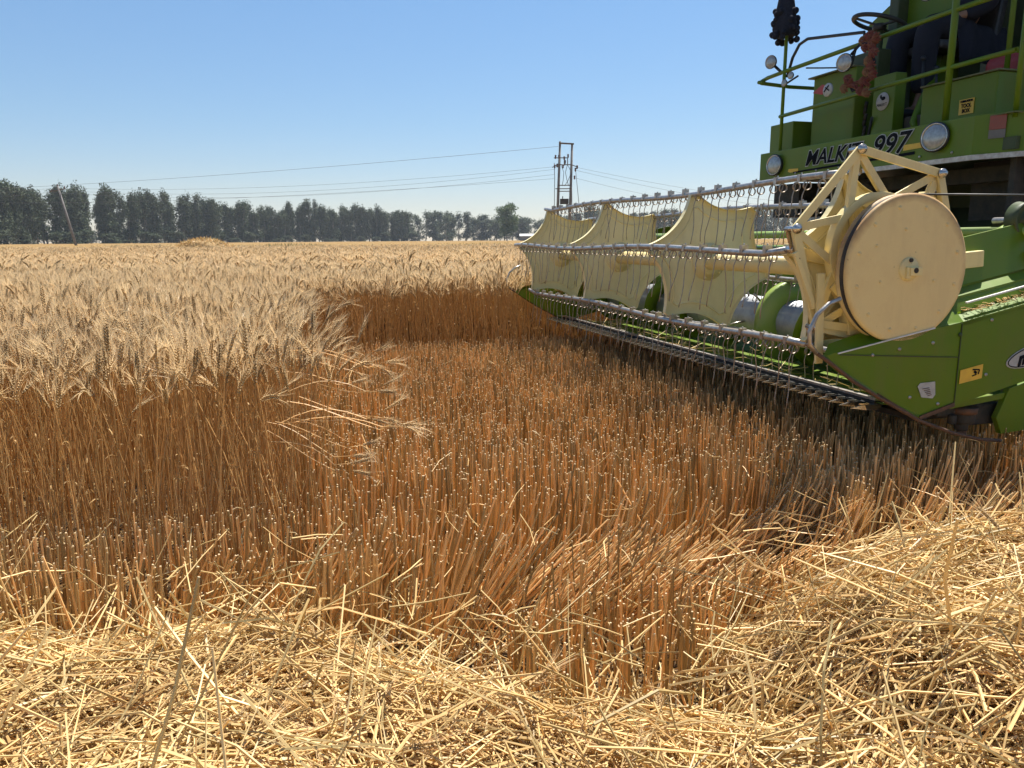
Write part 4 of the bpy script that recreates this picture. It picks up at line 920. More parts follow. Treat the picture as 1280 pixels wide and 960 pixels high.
# big green wall of the grain tank with the engine behind
b = MB(); b.poly([(2.55, 2.05, 2.1), (2.55, 2.95, 2.1), (2.55, 2.95, 3.20), (2.55, 2.72, 3.30), (2.55, 2.05, 3.30)], (.04, 0, 0)); b.build('tank_side_wall', M['green'], combine, bevel=.006)
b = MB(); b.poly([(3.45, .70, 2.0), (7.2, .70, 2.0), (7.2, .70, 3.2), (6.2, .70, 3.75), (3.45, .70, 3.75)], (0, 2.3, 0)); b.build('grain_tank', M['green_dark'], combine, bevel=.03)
b = MB(); sw = []
SW = Vector((2.28, 2.50, 3.09)); TL = Matrix.Rotation(R(14), 3, 'Y') @ Matrix.Rotation(R(8), 3, 'X')
b.tube([SW + TL @ Vector((.205 * cos(t), .205 * sin(t), 0)) for t in np.linspace(0, 2 * pi, 41)[:-1]], .0165, 10, closed=True); swo = b.build('steering_wheel', M['black'], combine)
b = MB()
for a in (30, 150, 270): b.bar(SW + TL @ Vector((0, 0, -.02)), SW + TL @ Vector((.20 * cos(R(a)), .20 * sin(R(a)), 0)), .03, .012, (0, 0, 1))
b.lathe(SW + Vector((0, 0, -.06)), [(0, 0), (.045, 0), (.055, .03), (.045, .055), (0, .06)], axis='z', n=20); b.build('spokes', M['black'], swo)
b = MB(); b.tube([SW + Vector((0, 0, -.03)), Vector((2.24, 2.46, 2.60))], .035, 14); b.build('steering_column', M['green_dark'], combine)
# toolbox with its sticker
b = MB(); b.poly([(1.92, 1.02, 2.11), (1.92, 1.62, 2.11), (1.92, 1.62, 2.42), (1.92, 1.02, 2.42)], (.42, 0, 0)); tb = b.build('toolbox', M['green'], combine, bevel=.008)
b = MB(); b.box((2.13, 1.32, 2.427), (.44, .62, .012)); b.build('toolbox_lid', M['green_dusty'], tb, bevel=.002)
b = MB(); b.poly([(1.918, 1.175, 2.19), (1.918, 1.29, 2.19), (1.918, 1.29, 2.285), (1.918, 1.175, 2.285)], (-.003, 0, 0)); st = b.build('toolbox_sticker', M['sticker_y'], tb)
for s_, z in (('LUBRICATION', 2.272), ('TOOL', 2.243), ('BOX', 2.211)):
    text_mesh('sticker_lettering', s_, .0175 if len(s_) > 5 else .034, M['ink'], st, (1.9135, 1.2325, z), (R(90), 0, R(-90)), .0005, 0, .0015, .85)
b = MB(); b.box((2.62, 1.22, 2.28), (.48, .80, .34)); b.build('battery_box', M['green_dusty'], combine, bevel=.02)
# driver seat on a curved stand
b = MB(); b.box((2.58, 2.16, 2.81), (.52, .50, .07)); b.box((2.90, 2.16, 3.05), (.08, .46, .46), (0, R(8), 0)); seat = b.build('driver_seat', M['black'], combine, bevel=.025)
b = MB(); b.tube([(2.05, 1.75, 2.12), (2.02, 1.78, 2.22), (2.10, 1.80, 2.38), (2.30, 1.94, 2.52), (2.50, 2.10, 2.77)], .028, 12); b.tube([(2.7, 2.16, 2.10), (2.7, 2.16, 2.78)], .05, 12); b.build('seat_stand', M['green'], seat)
b = MB()
for y, x, h in ((1.93, 2.2, 2.70), (1.86, 2.26, 2.62)): b.tube([(x + .05, y, 2.1), (x, y, h)], .009, 8); b.ball((x, y, h), .02)
b.build('control_lever', M['black'], combine)
b = MB(); b.box((2.15, 1.80, 2.20), (.25, .16, .14)); b.tube([(2.1, 1.70, 2.14), (2.1, 1.9, 2.14)], .05, 12); b.tube([(2.3, 1.75, 2.3), (2.2, 1.85, 2.12)], .03, 8); b.build('pedal_gear', M['dark'], combine, bevel=.01)
# canopy posts carry a sheet roof above the frame
b = MB(); b.poly([(2.0, 1.05, 4.15), (3.6, 1.05, 4.15), (3.6, 4.0, 4.15), (2.0, 4.0, 4.15)], (0, 0, .03)); rf = b.build('canopy_roof', M['green'], combine, bevel=.01)
for x, y in ((3.35, 1.35), (3.35, 3.0)):
    b = MB(); b.tube([(x, y, 2.0), (x, y, 4.15)], .025, 10); b.build('canopy_post', M['green'], combine)
b = MB(); b.tube([(2.35, 1.35, 2.0), (2.35, 1.35, 4.15)], .018, 10); b.build('canopy_post', M['green'], combine)
# road wheels (mostly outside the frame)
def road_wheel(x, y, r, wd):
    b = MB(); h = wd / 2
    b.lathe((x, y, r), [(r * .56, -h * .8), (r * .75, -h), (r * .93, -h * .92), (r, -h * .7), (r, h * .7), (r * .93, h * .92), (r * .75, h), (r * .56, h * .8)], n=40)
    for k in range(18):
        a = 2 * pi * k / 18
        for s_ in (-1, 1): 
            aa = a + (.1 if s_ > 0 else -.07); b.box((x + (r + .012) * cos(aa), y + s_ * h * .45, r + (r + .012) * sin(aa)), (.035, wd * .48, .05), (0, -aa, s_ * .4))
    o = b.build('road_wheel', M['rubber'], combine)
    b = MB(); b.lathe((x, y, r), [(0, -h * .25), (r * .2, -h * .3), (r * .25, -h * .1), (r * .5, -h * .2), (r * .57, -h * .82), (r * .57, h * .82), (r * .5, h * .2), (0, h * .2)], n=32); b.build('rim', M['cream'], o)
for y in (.62, 3.28): road_wheel(3.05, y, .66, .40)
for y in (.95, 2.95): road_wheel(6.9, y, .42, .26)
b = MB(); b.tube([(3.05, .5, .66), (3.05, 3.4, .66)], .08, 12); b.tube([(6.9, .9, .42), (6.9, 3.0, .42)], .05, 12); b.box((3.05, 1.95, .95), (.3, 1.2, .5)); b.box((6.9, 1.95, .75), (.2, .6, .6)); b.build('axle', M['dark'], combine)

# ------------------------------------------------------------------ things carried on the combine
def from_combine(p): x, y = to_world(p[0], p[1]); return (x, y, p[2])
# black tassels hanging on the far corner post
t = empty('hanging_tassel', from_combine((XR, 2.90, 3.05)), CA); tag(t, 'black yarn tassel with bobbles hanging from the far corner post of the machine', 'tassel')
b = MB(); b.lathe((0, 0, 0), [(0, .62), (.035, .60), (.05, .45), (.06, .30), (.085, .16), (.10, .06), (.09, .0), (0, -.01)], axis='z', n=24); b.build('cord_bundle', M['yarn'], t)
b = MB(); rb = random.Random(4)
for k in range(46):
    z = rb.uniform(-.04, .20); a = rb.uniform(0, 2 * pi); r = .10 - .12 * max(0, z - .05); b.ball((r * cos(a), r * sin(a), z), rb.uniform(.022, .030), 8, 6)
b.build('bobble', M['yarn'], t)
# garland of plastic flowers round the work lamp
t = empty('flower_garland', from_combine((XR - .06, 1.90, 2.45)), CA); tag(t, 'faded red and orange artificial flower garland draped on the hand rail', 'garland')
b = MB(); rb = random.Random(9)
b.tube([(0, .10, .26), (-.02, -.02, .31), (-.02, -.10, .28), (0, -.14, .16), (-.01, -.08, .02), (0, .06, .0), (0, .14, .10)], .010, 8); b.build('garland_cord', M['yarn'], t)
for k, (y, z) in enumerate([(-.03, .32), (-.09, .34), (-.12, .28), (-.16, .31), (-.14, .22), (-.10, .17), (-.09, .10), (-.13, .13), (-.06, .04), (-.11, .03), (.0, .03), (-.04, -.02), (-.10, -.04), (.06, .05), (.10, .09), (.13, .03), (-.06, .27), (-.15, .07)]):
    b = MB(); nrm = Vector((-1, rb.uniform(-.5, .3), rb.uniform(-.4, .4))).normalized(); mm = nrm.to_track_quat('Z', 'Y').to_matrix()
    for ring, (rr_, tz, n) in enumerate(((.042, .0, 9), (.032, .012, 8), (.02, .022, 6))):
        for j in range(n):
            a = 2 * pi * j / n + ring * .4 + rb.uniform(-.1, .1); u = Vector((cos(a), sin(a), 0)); v = Vector((-sin(a), cos(a), 0)); c = Vector((-.02, y, z))
            vs = [c + mm @ (u * .004 + Vector((0, 0, tz))), c + mm @ (u * rr_ * .6 + v * rr_ * .36 + Vector((0, 0, tz + .006))), c + mm @ (u * rr_ + Vector((0, 0, tz - .006 * (2 - ring)))), c + mm @ (u * rr_ * .6 - v * rr_ * .36 + Vector((0, 0, tz + .006)))]
            b.add(vs, [(0, 1, 2, 3)])
    b.build('flower', M['flower_r' if k % 5 else 'flower_y'] if k % 2 else M['flower_r' if k % 3 else 'flower_y'], t, clean=False)
# red pennant with round badge
t = empty('red_pennant', from_combine((XR - .03, 2.28, 2.52)), CA); tag(t, 'small red arrow shaped pennant fixed beside a round badge on the rail', 'pennant')
b = MB(); b.poly([(0, .17, .0), (0, .06, .045), (0, .02, .03), (0, .02, -.02), (0, .06, -.03)], (.006, 0, 0)); b.build('cloth', M['red'], t)
b = MB(); b.lathe((-.012, -.02, -.01), [(0, -.006), (.045, -.006), (.05, 0), (.05, .012), (0, .012)], axis='x', n=24); o = b.build('badge', M['sticker_w'], t)
b = MB(); b.bar((-.02, .01, -.02), (-.02, -.04, .02), .012, .002, (1, 0, 0)); b.bar((-.02, .0, .012), (-.02, -.05, -.02), .008, .002, (1, 0, 0)); b.build('badge_mark', M['ink'], o)
# red fuel can on the battery box
t = empty('fuel_can', from_combine((2.58, 1.34, 2.452)), CA); tag(t, 'faded red plastic can on the green box behind the toolbox', 'can')
b = MB(); b.poly([(-.16, -.24, 0), (.20, -.24, 0), (.20, -.24, .17), (.14, -.24, .22), (-.10, -.24, .22), (-.16, -.24, .15)], (0, .50, 0)); b.build('can_body', M['red'], t, bevel=.03)
b = MB(); b.lathe((.10, 0, .22), [(0, .05), (.03, .05), (.03, 0)], axis='z', n=16); b.build('cap', M['black'], t); b = MB(); b.tube([(0, -.12, .22), (0, -.10, .28), (0, .06, .28), (0, .08, .22)], .014, 8); b.build('handle', M['red'], t)

# chaff and broken straw lodged on the header
def chaff():
    n = 420; k = rng.random(n); y = np.where(k < .6, rng.uniform(-.1, 4.0, n), rng.uniform(-.25, -.2, n)); x = np.where(k < .6, rng.uniform(.20, .85, n), rng.uniform(.5, 1.3, n)); z = np.where(k < .6, np.interp(x, [.17, .36, .60, .86], [.66, .625, .60, .675]), 1.052 + (x - .46) * .2)
    wx = OX + x * cos(CA) - y * sin(CA); wy = OY + x * sin(CA) + y * cos(CA); L = np.where(k < .6, rng.uniform(.03, .22, n), rng.uniform(.01, .05, n)); a = rng.uniform(0, 2 * pi, n)
    tu = 26; c0 = Vector(from_combine((-.01, -.20, .955))); wx[:tu] = c0.x; wy[:tu] = c0.y; z[:tu] = c0.z
    d = np.column_stack([np.cos(a), np.sin(a), rng.uniform(-.05, .35, n)]) * L[:, None]; d[:tu] = np.column_stack([rng.normal(0, .03, tu), rng.normal(-.02, .02, tu), rng.uniform(-.09, -.02, tu)])
    P0 = np.column_stack([wx, wy, z + .01]); P = np.stack([P0, P0 + d * .5 + rng.normal(0, .004, (n, 3)), P0 + d], 1); V, q, c, vi, _ = strands(P, np.full((n, 3), .0016), 4); sh = rng.random(n)
    o = np_obj('chaff', np_mesh('chaff', [(V, q, 0, sh[vi])], [M['straw']], False)); tag(o, 'broken straw and chaff lodged on the floor and ledges of the header', 'chaff', kind='stuff')
chaff()

# ------------------------------------------------------------------ the driver
def skin_mesh(name, joints, edges, material, parent, root=0, sub=2):
    me = bpy.data.meshes.new(name); me.from_pydata([j[0] for j in joints], edges, []); me.materials.append(material)
    o = bpy.data.objects.new(name, me); COL.objects.link(o); o.parent = parent
    sk = o.modifiers.new('skin', 'SKIN'); sk.use_smooth_shade = True; o.data.skin_vertices  # layer is made by the modifier
    if not me.skin_vertices: 
        bm = bmesh.new(); bm.from_mesh(me); bm.verts.layers.skin.verify(); bm.to_mesh(me); bm.free()
    for i, j in enumerate(joints):
        r = j[1]; r = (r, r) if not isinstance(r, tuple) else r; me.skin_vertices[0].data[i].radius = r; me.skin_vertices[0].data[i].use_root = (i == root)
    if sub: s = o.modifiers.new('sub', 'SUBSURF'); s.levels = sub; s.render_levels = sub
    return o
drv = empty('person', from_combine((2.74, 2.14, 2.85)), CA)
tag(drv, 'person in loose navy clothes seated behind the steering wheel of the machine', 'person')
# frame: -x forward, y across, z up from the seat surface
J = [((0, 0, .10), (.13, .15)), ((.02, 0, .30), (.12, .14)), ((.02, 0, .48), (.12, .165)), ((.01, 0, .56), (.055, .06)), ((-.01, 0, .64), (.052, .052)), ((-.02, 0, .72), (.088, .078)), ((-.015, 0, .80), (.085, .075)),
     ((-.20, -.11, .11), .082), ((-.44, -.13, .10), .062), ((-.46, -.13, -.12), .052), ((-.46, -.13, -.40), .036), ((-.50, -.13, -.50), .034), ((-.60, -.13, -.52), .03),
     ((-.20, .11, .11), .082), ((-.44, .14, .10), .062), ((-.46, .14, -.12), .052), ((-.46, .14, -.40), .036), ((-.50, .14, -.50), .034), ((-.60, .14, -.52), .03),
     ((.02, -.19, .49), .055), ((.00, -.24, .24), .045), ((-.22, -.18, .17), .030), ((-.29, -.165, .17), (.034, .018)),
     ((.02, .19, .49), .055), ((.00, .24, .24), .045), ((-.22, .18, .17), .030), ((-.29, .165, .17), (.034, .018))]
Ed = [(0, 1), (1, 2), (2, 3), (3, 4), (4, 5), (5, 6), (0, 7), (7, 8), (8, 9), (9, 10), (10, 11), (11, 12), (0, 13), (13, 14), (14, 15), (15, 16), (16, 17), (17, 18), (2, 19), (19, 20), (20, 21), (21, 22), (2, 23), (23, 24), (24, 25), (25, 26)]
# fingers, thumb
def hand(wi, s):
    p = Vector(J[wi][0])
    for k, (dy, l) in enumerate(((-.024, .070), (-.008, .080), (.008, .075), (.024, .060))):
        a = len(J); J.append(((p.x - .03, p.y + dy, p.z + .004), .010)); J.append(((p.x - .03 - l * .55, p.y + dy * 1.2, p.z - .004), .0085)); J.append(((p.x - .03 - l, p.y + dy * 1.2, p.z - .028), .007)); Ed.extend([(wi, a), (a, a + 1), (a + 1, a + 2)])
    a = len(J); J.append(((p.x + .0, p.y + s * .036, p.z - .004), .011)); J.append(((p.x - .045, p.y + s * .052, p.z - .014), .009)); Ed.extend([(wi, a), (a, a + 1)])
hand(22, 1); hand(26, -1)
skin_mesh('body', J, Ed, M['skin'], drv)
C_ = [((.01, 0, .08), (.17, .19)), ((.03, 0, .30), (.15, .18)), ((.03, 0, .47), (.15, .20)), ((.01, 0, .545), (.08, .10)),
      ((-.20, -.12, .11), .118), ((-.45, -.14, .09), .100), ((-.465, -.14, -.12), .090), ((-.46, -.135, -.40), .080),
      ((-.20, .12, .11), .118), ((-.45, .15, .09), .100), ((-.465, .15, -.12), .090), ((-.46, .145, -.40), .080),
      ((.02, -.20, .49), .078), ((.00, -.25, .24), .068), ((-.19, -.19, .175), .050), ((.02, .20, .49), .078), ((.00, .25, .24), .068), ((-.19, .19, .175), .050)]
skin_mesh('shirt_and_trousers', C_, [(0, 1), (1, 2), (2, 3), (0, 4), (4, 5), (5, 6), (6, 7), (0, 8), (8, 9), (9, 10), (10, 11), (2, 12), (12, 13), (13, 14), (2, 15), (15, 16), (16, 17)], M['navy'], drv)
# shirt tail hanging over the near side of the seat
b = MB(); n = 14; vs = []; 
for j in range(8):
    for i in range(n):
        t_ = i / (n - 1); z = .12 - .30 * j / 7; vs.append((-.26 + .46 * t_, -.20 - .05 * sin(j / 7 * 2) + .014 * sin(t_ * 17 + j * .3) - .03 * (j / 7), z + .02 * sin(t_ * 6)))
fs = [(j * n + i, j * n + i + 1, (j + 1) * n + i + 1, (j + 1) * n + i) for j in range(7) for i in range(n - 1)]
b.add(vs, fs, True); o = b.build('shirt_tail', M['navy'], drv); sm_ = o.modifiers.new('thick', 'SOLIDIFY'); sm_.thickness = .008
b = MB(); b.ball((-.005, 0, .80), .105, 16, 12, (1.0, .88, .92)); o = b.build('hair', M['hair'], drv); o.location = (.018, 0, .018)
b = MB(); b.ball((-.10, 0, .735), .018, 8, 6, (1.1, .8, 1.3)); b.build('nose', M['skin'], drv)
for s in (-1, 1):
    b = MB(); b.ball((-.092, s * .032, .765), .012, 8, 6); b.build('eye', M['white'], drv); b = MB(); b.ball((-.103, s * .032, .765), .005, 8, 6); b.build('pupil', M['ink'], drv)
    b = MB(); b.ball((.0, s * .080, .755), .028, 8, 6, (.8, .35, 1.2)); b.build('ear', M['skin'], drv)
    b = MB(); b.ball((-.56, s * .135, -.535), .05, 12, 8, (2.1, .9, .75)); b.build('shoe', M['black'], drv)
b = MB(); b.ball((-.100, 0, .700), .018, 8, 6, (.4, 1.3, .35)); b.build('mouth', M['flower_r'], drv)

# ------------------------------------------------------------------ stalks bent over the cut edge
def bent_stalk(i):
    r = np.random.default_rng(700 + i); L = .36; pts = []; z = 0
    k = np.linspace(0, 1, 6); P = np.column_stack([L * k, .03 * np.sin(k * 3 + i), .05 * np.sin(k * 2.4 + i * .7) - .06 * k ** 2])
    V, q, c, vi, fi = strands(P[None], np.full((1, 6), .0018), 4); ch = [(V, q, 2, None)]
    e = make_plant(3000 + i, h=.02); rot = Matrix.Rotation(R(78), 3, 'Y'); m = np.array(rot)
    for V, F, mi, s in e: ch.append((None if V is None else (V @ m.T) + P[-1], F, mi, s))
    return np_mesh('bent_wheat_stalk', ch, [M['stem'], M['ear'], M['awn'], M['leaf']], False)
bm_ = [bent_stalk(i) for i in range(5)]
sp = [(-.86, 2.88, .70, 4, 5), (-.84, 2.86, .675, -2, 1), (-.88, 2.90, .665, 5, -3), (-.90, 2.85, .65, -6, -8), (-.84, 2.92, .72, 9, 7), (-.88, 2.84, .64, -10, -13), (-.80, 2.88, .69, 12, 3), (-.92, 2.90, .66, 2, -6), (-.84, 2.94, .735, 14, 2),
      (-.80, 2.98, .78, 6, -2), (-.86, 3.02, .80, 12, 0), (-.94, 3.20, .87, 8, 4), (-.92, 3.25, .885, 14, 8), (-.95, 3.15, .86, 0, -3), (-.90, 3.30, .90, 18, 10), (-.96, 3.22, .85, 4, -10), (-.92, 3.4, .88, 10, 0)]
for i, (x, y, z, yaw, pit) in enumerate(sp):
    o = np_obj('bent_wheat_stalk', bm_[i % 5]); o.location = (x - .05, y, z); o.rotation_euler = (random.uniform(-1, 1), R(-pit), R(yaw)); s = random.uniform(.66, .98); o.scale = (s, s, s)
    tag(o, 'pale ripe wheat stalk knocked over sideways from the corner of the standing crop', 'wheat stalk', 'bent wheat stalks at the crop corner')

# ------------------------------------------------------------------ straw heap in the field, trees, poles, sheds
def heap():
    x0, y0 = (262 - 640) / 950 * 40, 40.0
    b = MB(); n = 28; vs = []; fs = []; 
    for j in range(9):
        for i in range(n):
            a = 2 * pi * i / n; r = (1 - j / 8) ** .8; wob = 1 + .12 * sin(a * 3 + j) + .08 * sin(a * 7 + 2 * j); vs.append((2.6 * r * cos(a) * wob, 1.7 * r * sin(a) * wob, 1.52 * (1 - r ** 2.2) + .03 * sin(i * 5 + j * 3)))
    for j in range(8):
        for i in range(n): fs.append((j * n + i, j * n + (i + 1) % n, (j + 1) * n + (i + 1) % n, (j + 1) * n + i))
    b.add(vs, fs, True); t = empty('straw_heap', (x0, y0, 0)); tag(t, 'low rounded heap of pale straw standing out above the far wheat', 'straw heap'); b.build('heap_core', M['strawbase'], t)
    m = 2600; a = rng.uniform(0, 2 * pi, m); r = np.sqrt(rng.random(m)); P0 = np.column_stack([2.6 * r * np.cos(a), 1.7 * r * np.sin(a), 1.52 * (1 - r ** 2.2)]); d = rng.normal(0, 1, (m, 3)); d /= np.linalg.norm(d, axis=1, keepdims=True); L = rng.uniform(.15, .4, m)[:, None]
    P = np.stack([P0 - d * L / 2, P0 + d * L / 2], 1); V, q, c, vi, _ = strands(P, np.full((m, 2), .010), 3); sh = rng.random(m)
    np_obj('loose_straw', np_mesh('loose_straw', [(V, q, 0, sh[vi])], [M['straw']], False), t)
heap()

def tree_meshes(seed, kind):
    r = np.random.default_rng(seed); H_ = 1.0; chs = []; tr = []
    # unit tree about 12 m tall
    Hh = 12.0; nst = 1 if kind == 'round' else r.integers(1, 3); blobs = []
    for s in range(nst):
        x0 = r.normal(0, .35) if s else 0; top = Hh * (.93 if s == 0 else r.uniform(.7, .9)); K = 7; px = x0; py = r.normal(0, .2); lean = r.normal(0, .05, 2); pts = []
        for k in range(K): z = top * k / (K - 1); pts.append((px + lean[0] * z + .18 * sin(k * 1.3 + seed), py + lean[1] * z, z))
        tr.append((np.array(pts), np.linspace(.19, .03, K)))
        if kind == 'round':
            for j in range(26): a = r.uniform(0, 2 * pi); zz = r.uniform(.28, .93); rad = 3.1 * math.sqrt(max(.05, 1 - ((zz - .58) / .42) ** 2)); q = math.sqrt(r.random()) * rad * .8; blobs.append((q * cos(a), q * sin(a), zz * Hh, r.uniform(1.0, 1.7), .9))
        else:
            nb = r.integers(13, 18)
            for j in range(nb):
                zz = r.uniform(.08, .97) ** .9 if j > 2 else (.94, .82, .7)[j]; p = np.array([np.interp(zz * Hh, [q[2] for q in pts], [q[i] for q in pts]) for i in (0, 1)]); a = r.uniform(0, 2 * pi); rad = r.uniform(.3, 1.6) * (1.15 - zz * .65)
                c = (p[0] + rad * cos(a), p[1] + rad * sin(a), zz * Hh); blobs.append((*c, r.uniform(.55, 1.25), r.uniform(.9, 1.7)))
                st = (p[0], p[1], max(0.5, zz * Hh - r.uniform(.8, 1.6))); tr.append((np.array([st, ((st[0] + c[0]) / 2, (st[1] + c[1]) / 2, (st[2] + c[2]) / 2 + .05), c]), np.array([.07, .05, .02])))
    tc = []
    for P, rr in tr:
        V, q, c, vi, _ = strands(P[None], rr[None], 6, ref=np.array([1., 0, 0])); tc.append((V, q, 0, None))
    trunk = np_mesh('trunk', tc, [M['bark']])
    LP = []; 
    for (x, y, z, rad, el) in blobs:
        n = int(135 * rad * rad * (1.1 if kind == 'round' else 1)); v = r.normal(size=(n, 3)); v /= np.linalg.norm(v, axis=1, keepdims=True); q = r.random(n) ** .55 * rad * 1.15; q *= 1 + .35 * np.sin(v[:, 0] * 5 + z) * np.sin(v[:, 2] * 6 + x)
        LP.append(np.column_stack([x + v[:, 0] * q, y + v[:, 1] * q, z + v[:, 2] * q * el]))
    C0 = np.concatenate(LP); C0 = C0[C0[:, 2] > .5]; n = len(C0); d = r.normal(size=(n, 3)); d[:, 2] -= .6; d /= np.linalg.norm(d, axis=1, keepdims=True); s = np.cross(d, r.normal(size=(n, 3))); s /= np.linalg.norm(s, axis=1, keepdims=True)
    l = r.uniform(.12, .30, n)[:, None]; P = np.stack([C0 - d * l, C0 + s * l * .1, C0 + d * l], 1); W = np.stack([np.full(n, .04), r.uniform(.14, .30, n), np.full(n, .03)], 1)
    V, q, c, vi, _ = ribbons(P, W, s); crown = np_mesh('crown', [(V, q, 0, None)], [M['foliage2' if kind == 'round' else 'foliage']])
    return trunk, crown
protos = [tree_meshes(40 + i, 'tall') for i in range(14)]; rprotos = [tree_meshes(90, 'round')]
def tree(x, y, h, wd, k, label, group=None, name='eucalyptus_tree', pr=protos):
    t = empty(name, (x, y, 0), random.uniform(0, 6.28)); tag(t, label, 'tree', group); tk, cr = pr[k % len(pr)]
    for nm, me in (('trunk', tk), ('crown', cr)):
        o = np_obj(nm, me, t); o.scale = (wd, wd, h / 12.0)
D_ = lambda px, Y: (px - 640) / 950 * Y
px = -130.0; i = 0
GL = 'tall slender dark tree in the long windbreak row across the field'
while px < 515:
    Y = 165 + (px + 130) / 645 * 215; topy = np.interp(px, [-130, 0, 30, 60, 110, 160, 210, 260, 300, 340, 400, 440, 475, 512], [238, 238, 231, 246, 243, 246, 248, 253, 257, 259, 262, 263, 264, 266]) + random.choice([-5, -2, 0, 1, 3, 4, 6, 9])
    hor = 301.5 - .0063 * (px - 320); h = (hor - topy) / 950 * Y + 1.4; x = D_(px, Y)
    tree(x, Y + random.uniform(-3, 3), h, random.uniform(1.1, 1.6), random.randrange(14), GL, 'windbreak trees behind the wheat'); i += 1; px += random.uniform(3.8, 7.0) * 200 / Y * 1.1
far = []; px = 500.0
while px < 1330:
    far.append((px, float(np.interp(px, [500, 520, 560, 600, 650, 700, 735, 780, 900, 1000, 1330], [272, 268, 266, 272, 276, 272, 263, 268, 265, 264, 266])) + random.uniform(-3, 4), random.uniform(400, 440))); px += random.uniform(5, 11)
for k, (px, ty, Y) in enumerate(far):
    hor = 301.5 - .0063 * (px - 320); tree(D_(px, Y), Y + random.uniform(-12, 12), (hor - ty) / 950 * Y + 1.4, random.uniform(1.7, 2.6), k * 5 + 1, 'hazy far tree in the broken tree line beyond the wheat towards the machine', 'far tree line')
tree(D_(635, 300), 300, (299.5 - 255) / 950 * 300 + 1.4, 1.5, 0, 'rounded brighter green tree standing alone left of the twin pole', None, 'broadleaf_tree', rprotos)
for k, (px, Y) in enumerate([(25, 330), (80, 330), (150, 340), (215, 350), (290, 380), (350, 400), (420, 420), (470, 430)]):
    tree(D_(px, Y), Y + 60, 7.0, 3.4, k, 'low distant tree glimpsed between the trunks of the windbreak', 'low trees behind the windbreak')

for k in range(30):
    px = -120 + k * 22 + random.uniform(-9, 9); Y = 158 + (px + 130) / 645 * 215
    tree(D_(px, Y), Y, random.uniform(1.8, 5.0), random.uniform(1.0, 1.9), k, 'low dark bush growing at the foot of the windbreak trees', 'bushes under the windbreak', 'bush')
def shed(px, Y, wd, h, label):
    t = empty('farm_shed', (D_(px, Y), Y, 0)); tag(t, label, 'shed')
    b = MB(); b.box((0, 0, h / 2), (wd, 5, h)); b.build('wall', M['concrete'], t); b = MB(); b.poly([(-wd / 2 - .3, -2.9, h), (-wd / 2 - .3, 2.9, h), (-wd / 2 - .3, 0, h + .9)], (wd + .6, 0, 0)); b.build('roof', M['sticker_w'], t)
    b = MB(); b.box((wd * .2, -2.52, h * .4), (1.2, .06, h * .8)); b.build('door', M['green_dark'], t)
shed(663, 300, 7.5, 2.7, 'small white shed with a pitched roof right of the lone round tree')

# leaning single pole
Yp = 112.0; xb, xt = D_(107, Yp), D_(91, Yp)
t = empty('utility_pole', (xb, Yp, 0)); tag(t, 'single grey utility pole leaning left in front of the windbreak', 'utility pole')
hp = (303 - 236) / 950 * Yp + 1.4; dxp = xt - xb
b = MB(); b.tube([(0, 0, 0), (dxp * .5, 0, hp * .5), (dxp, 0, hp)], [.20, .17, .13], 10); b.build('pole', M['concrete'], t)
b = MB(); b.bar((dxp - 1.2, 0, hp - .75), (dxp + 1.1, 0, hp - .35), .13, .12); b.build('crossarm', M['wood'], t)
for k in (-1, 0, 1):
    b = MB(); z = hp - .5 + .22 * k + (.5 if k == 0 else 0); b.lathe((dxp + k * .95, 0, z), [(0, .30), (.05, .30), (.09, .2), (.06, .12), (.09, .05), (.03, -.05)], axis='z', n=10); b.build('insulator', M['ceramic'], t)
# twin pole structure
Yh = 84.0; xh = D_(705, Yh); t = empty('twin_pole_structure', (xh, Yh, 0)); tag(t, 'twin pole power structure with crossarms and cables rising behind the reel', 'power pole')
for k, (x0, x1, ht) in enumerate(((D_(695.5, Yh), D_(699.5, Yh), 11.6), (D_(711, Yh), D_(714, Yh), 11.4))):
    b = MB(); b.tube([(x0 - xh, 0, 0), ((x0 + x1) / 2 - xh, 0, ht / 2), (x1 - xh, 0, ht)], [.17, .15, .12], 12); b.build('pole', M['concrete'], t)
def zat(py): return 1.4 + (299.5 - .4 - py) / 950 * Yh
xl = lambda p: D_(p, Yh) - xh
b = MB(); b.bar((xl(698), -.16, zat(186)), (xl(716), -.16, zat(187)), .16, .12); b.build('top_beam', M['wood'], t)
for p0, p1, y_ in ((692, 708, 203), (695, 712, 211), (694, 714, 239), (697, 711, 242), (697, 712, 235)):
    b = MB(); b.bar((xl(p0), -.17, zat(y_)), (xl(p1), -.17, zat(y_)), .09, .10); b.build('crossarm', M['wood'], t)
b = MB(); b.bar((xl(713), -.2, zat(211)), (xl(721), -.2, zat(214)), .08, .08); b.bar((xl(690), -.2, zat(214)), (xl(700), -.2, zat(210)), .08, .08); b.build('side_arm', M['wood'], t)
for p_, y_ in ((694, 202), (698, 202), (704.5, 203.5), (705.5, 208), (703, 213), (696, 212), (720, 214), (718, 217), (717, 226), (693, 213), (709, 201)):
    b = MB(); b.lathe((xl(p_), -.25, zat(y_)), [(0, .22), (.07, .2), (.11, .1), (.07, .0), (.11, -.08), (.04, -.2)], axis='z', n=10); b.build('insulator', M['ceramic'], t)
b = MB()
for p_, a_, c_ in ((704.5, 203, 212), (708.5, 203, 212)): b.tube([(xl(p_), -.25, zat(a_)), (xl(p_), -.25, zat(c_))], .05, 6)
for p_, q_, bow in ((701, 702, 3), (709, 705, 4), (708, 710, -2)): b.tube([(xl(p_), -.3, zat(212)), (xl(p_ + bow), -.3, zat(220)), (xl((p_ + q_) / 2 + bow * .6), -.3, zat(229)), (xl(q_), -.3, zat(236))], .03, 5)
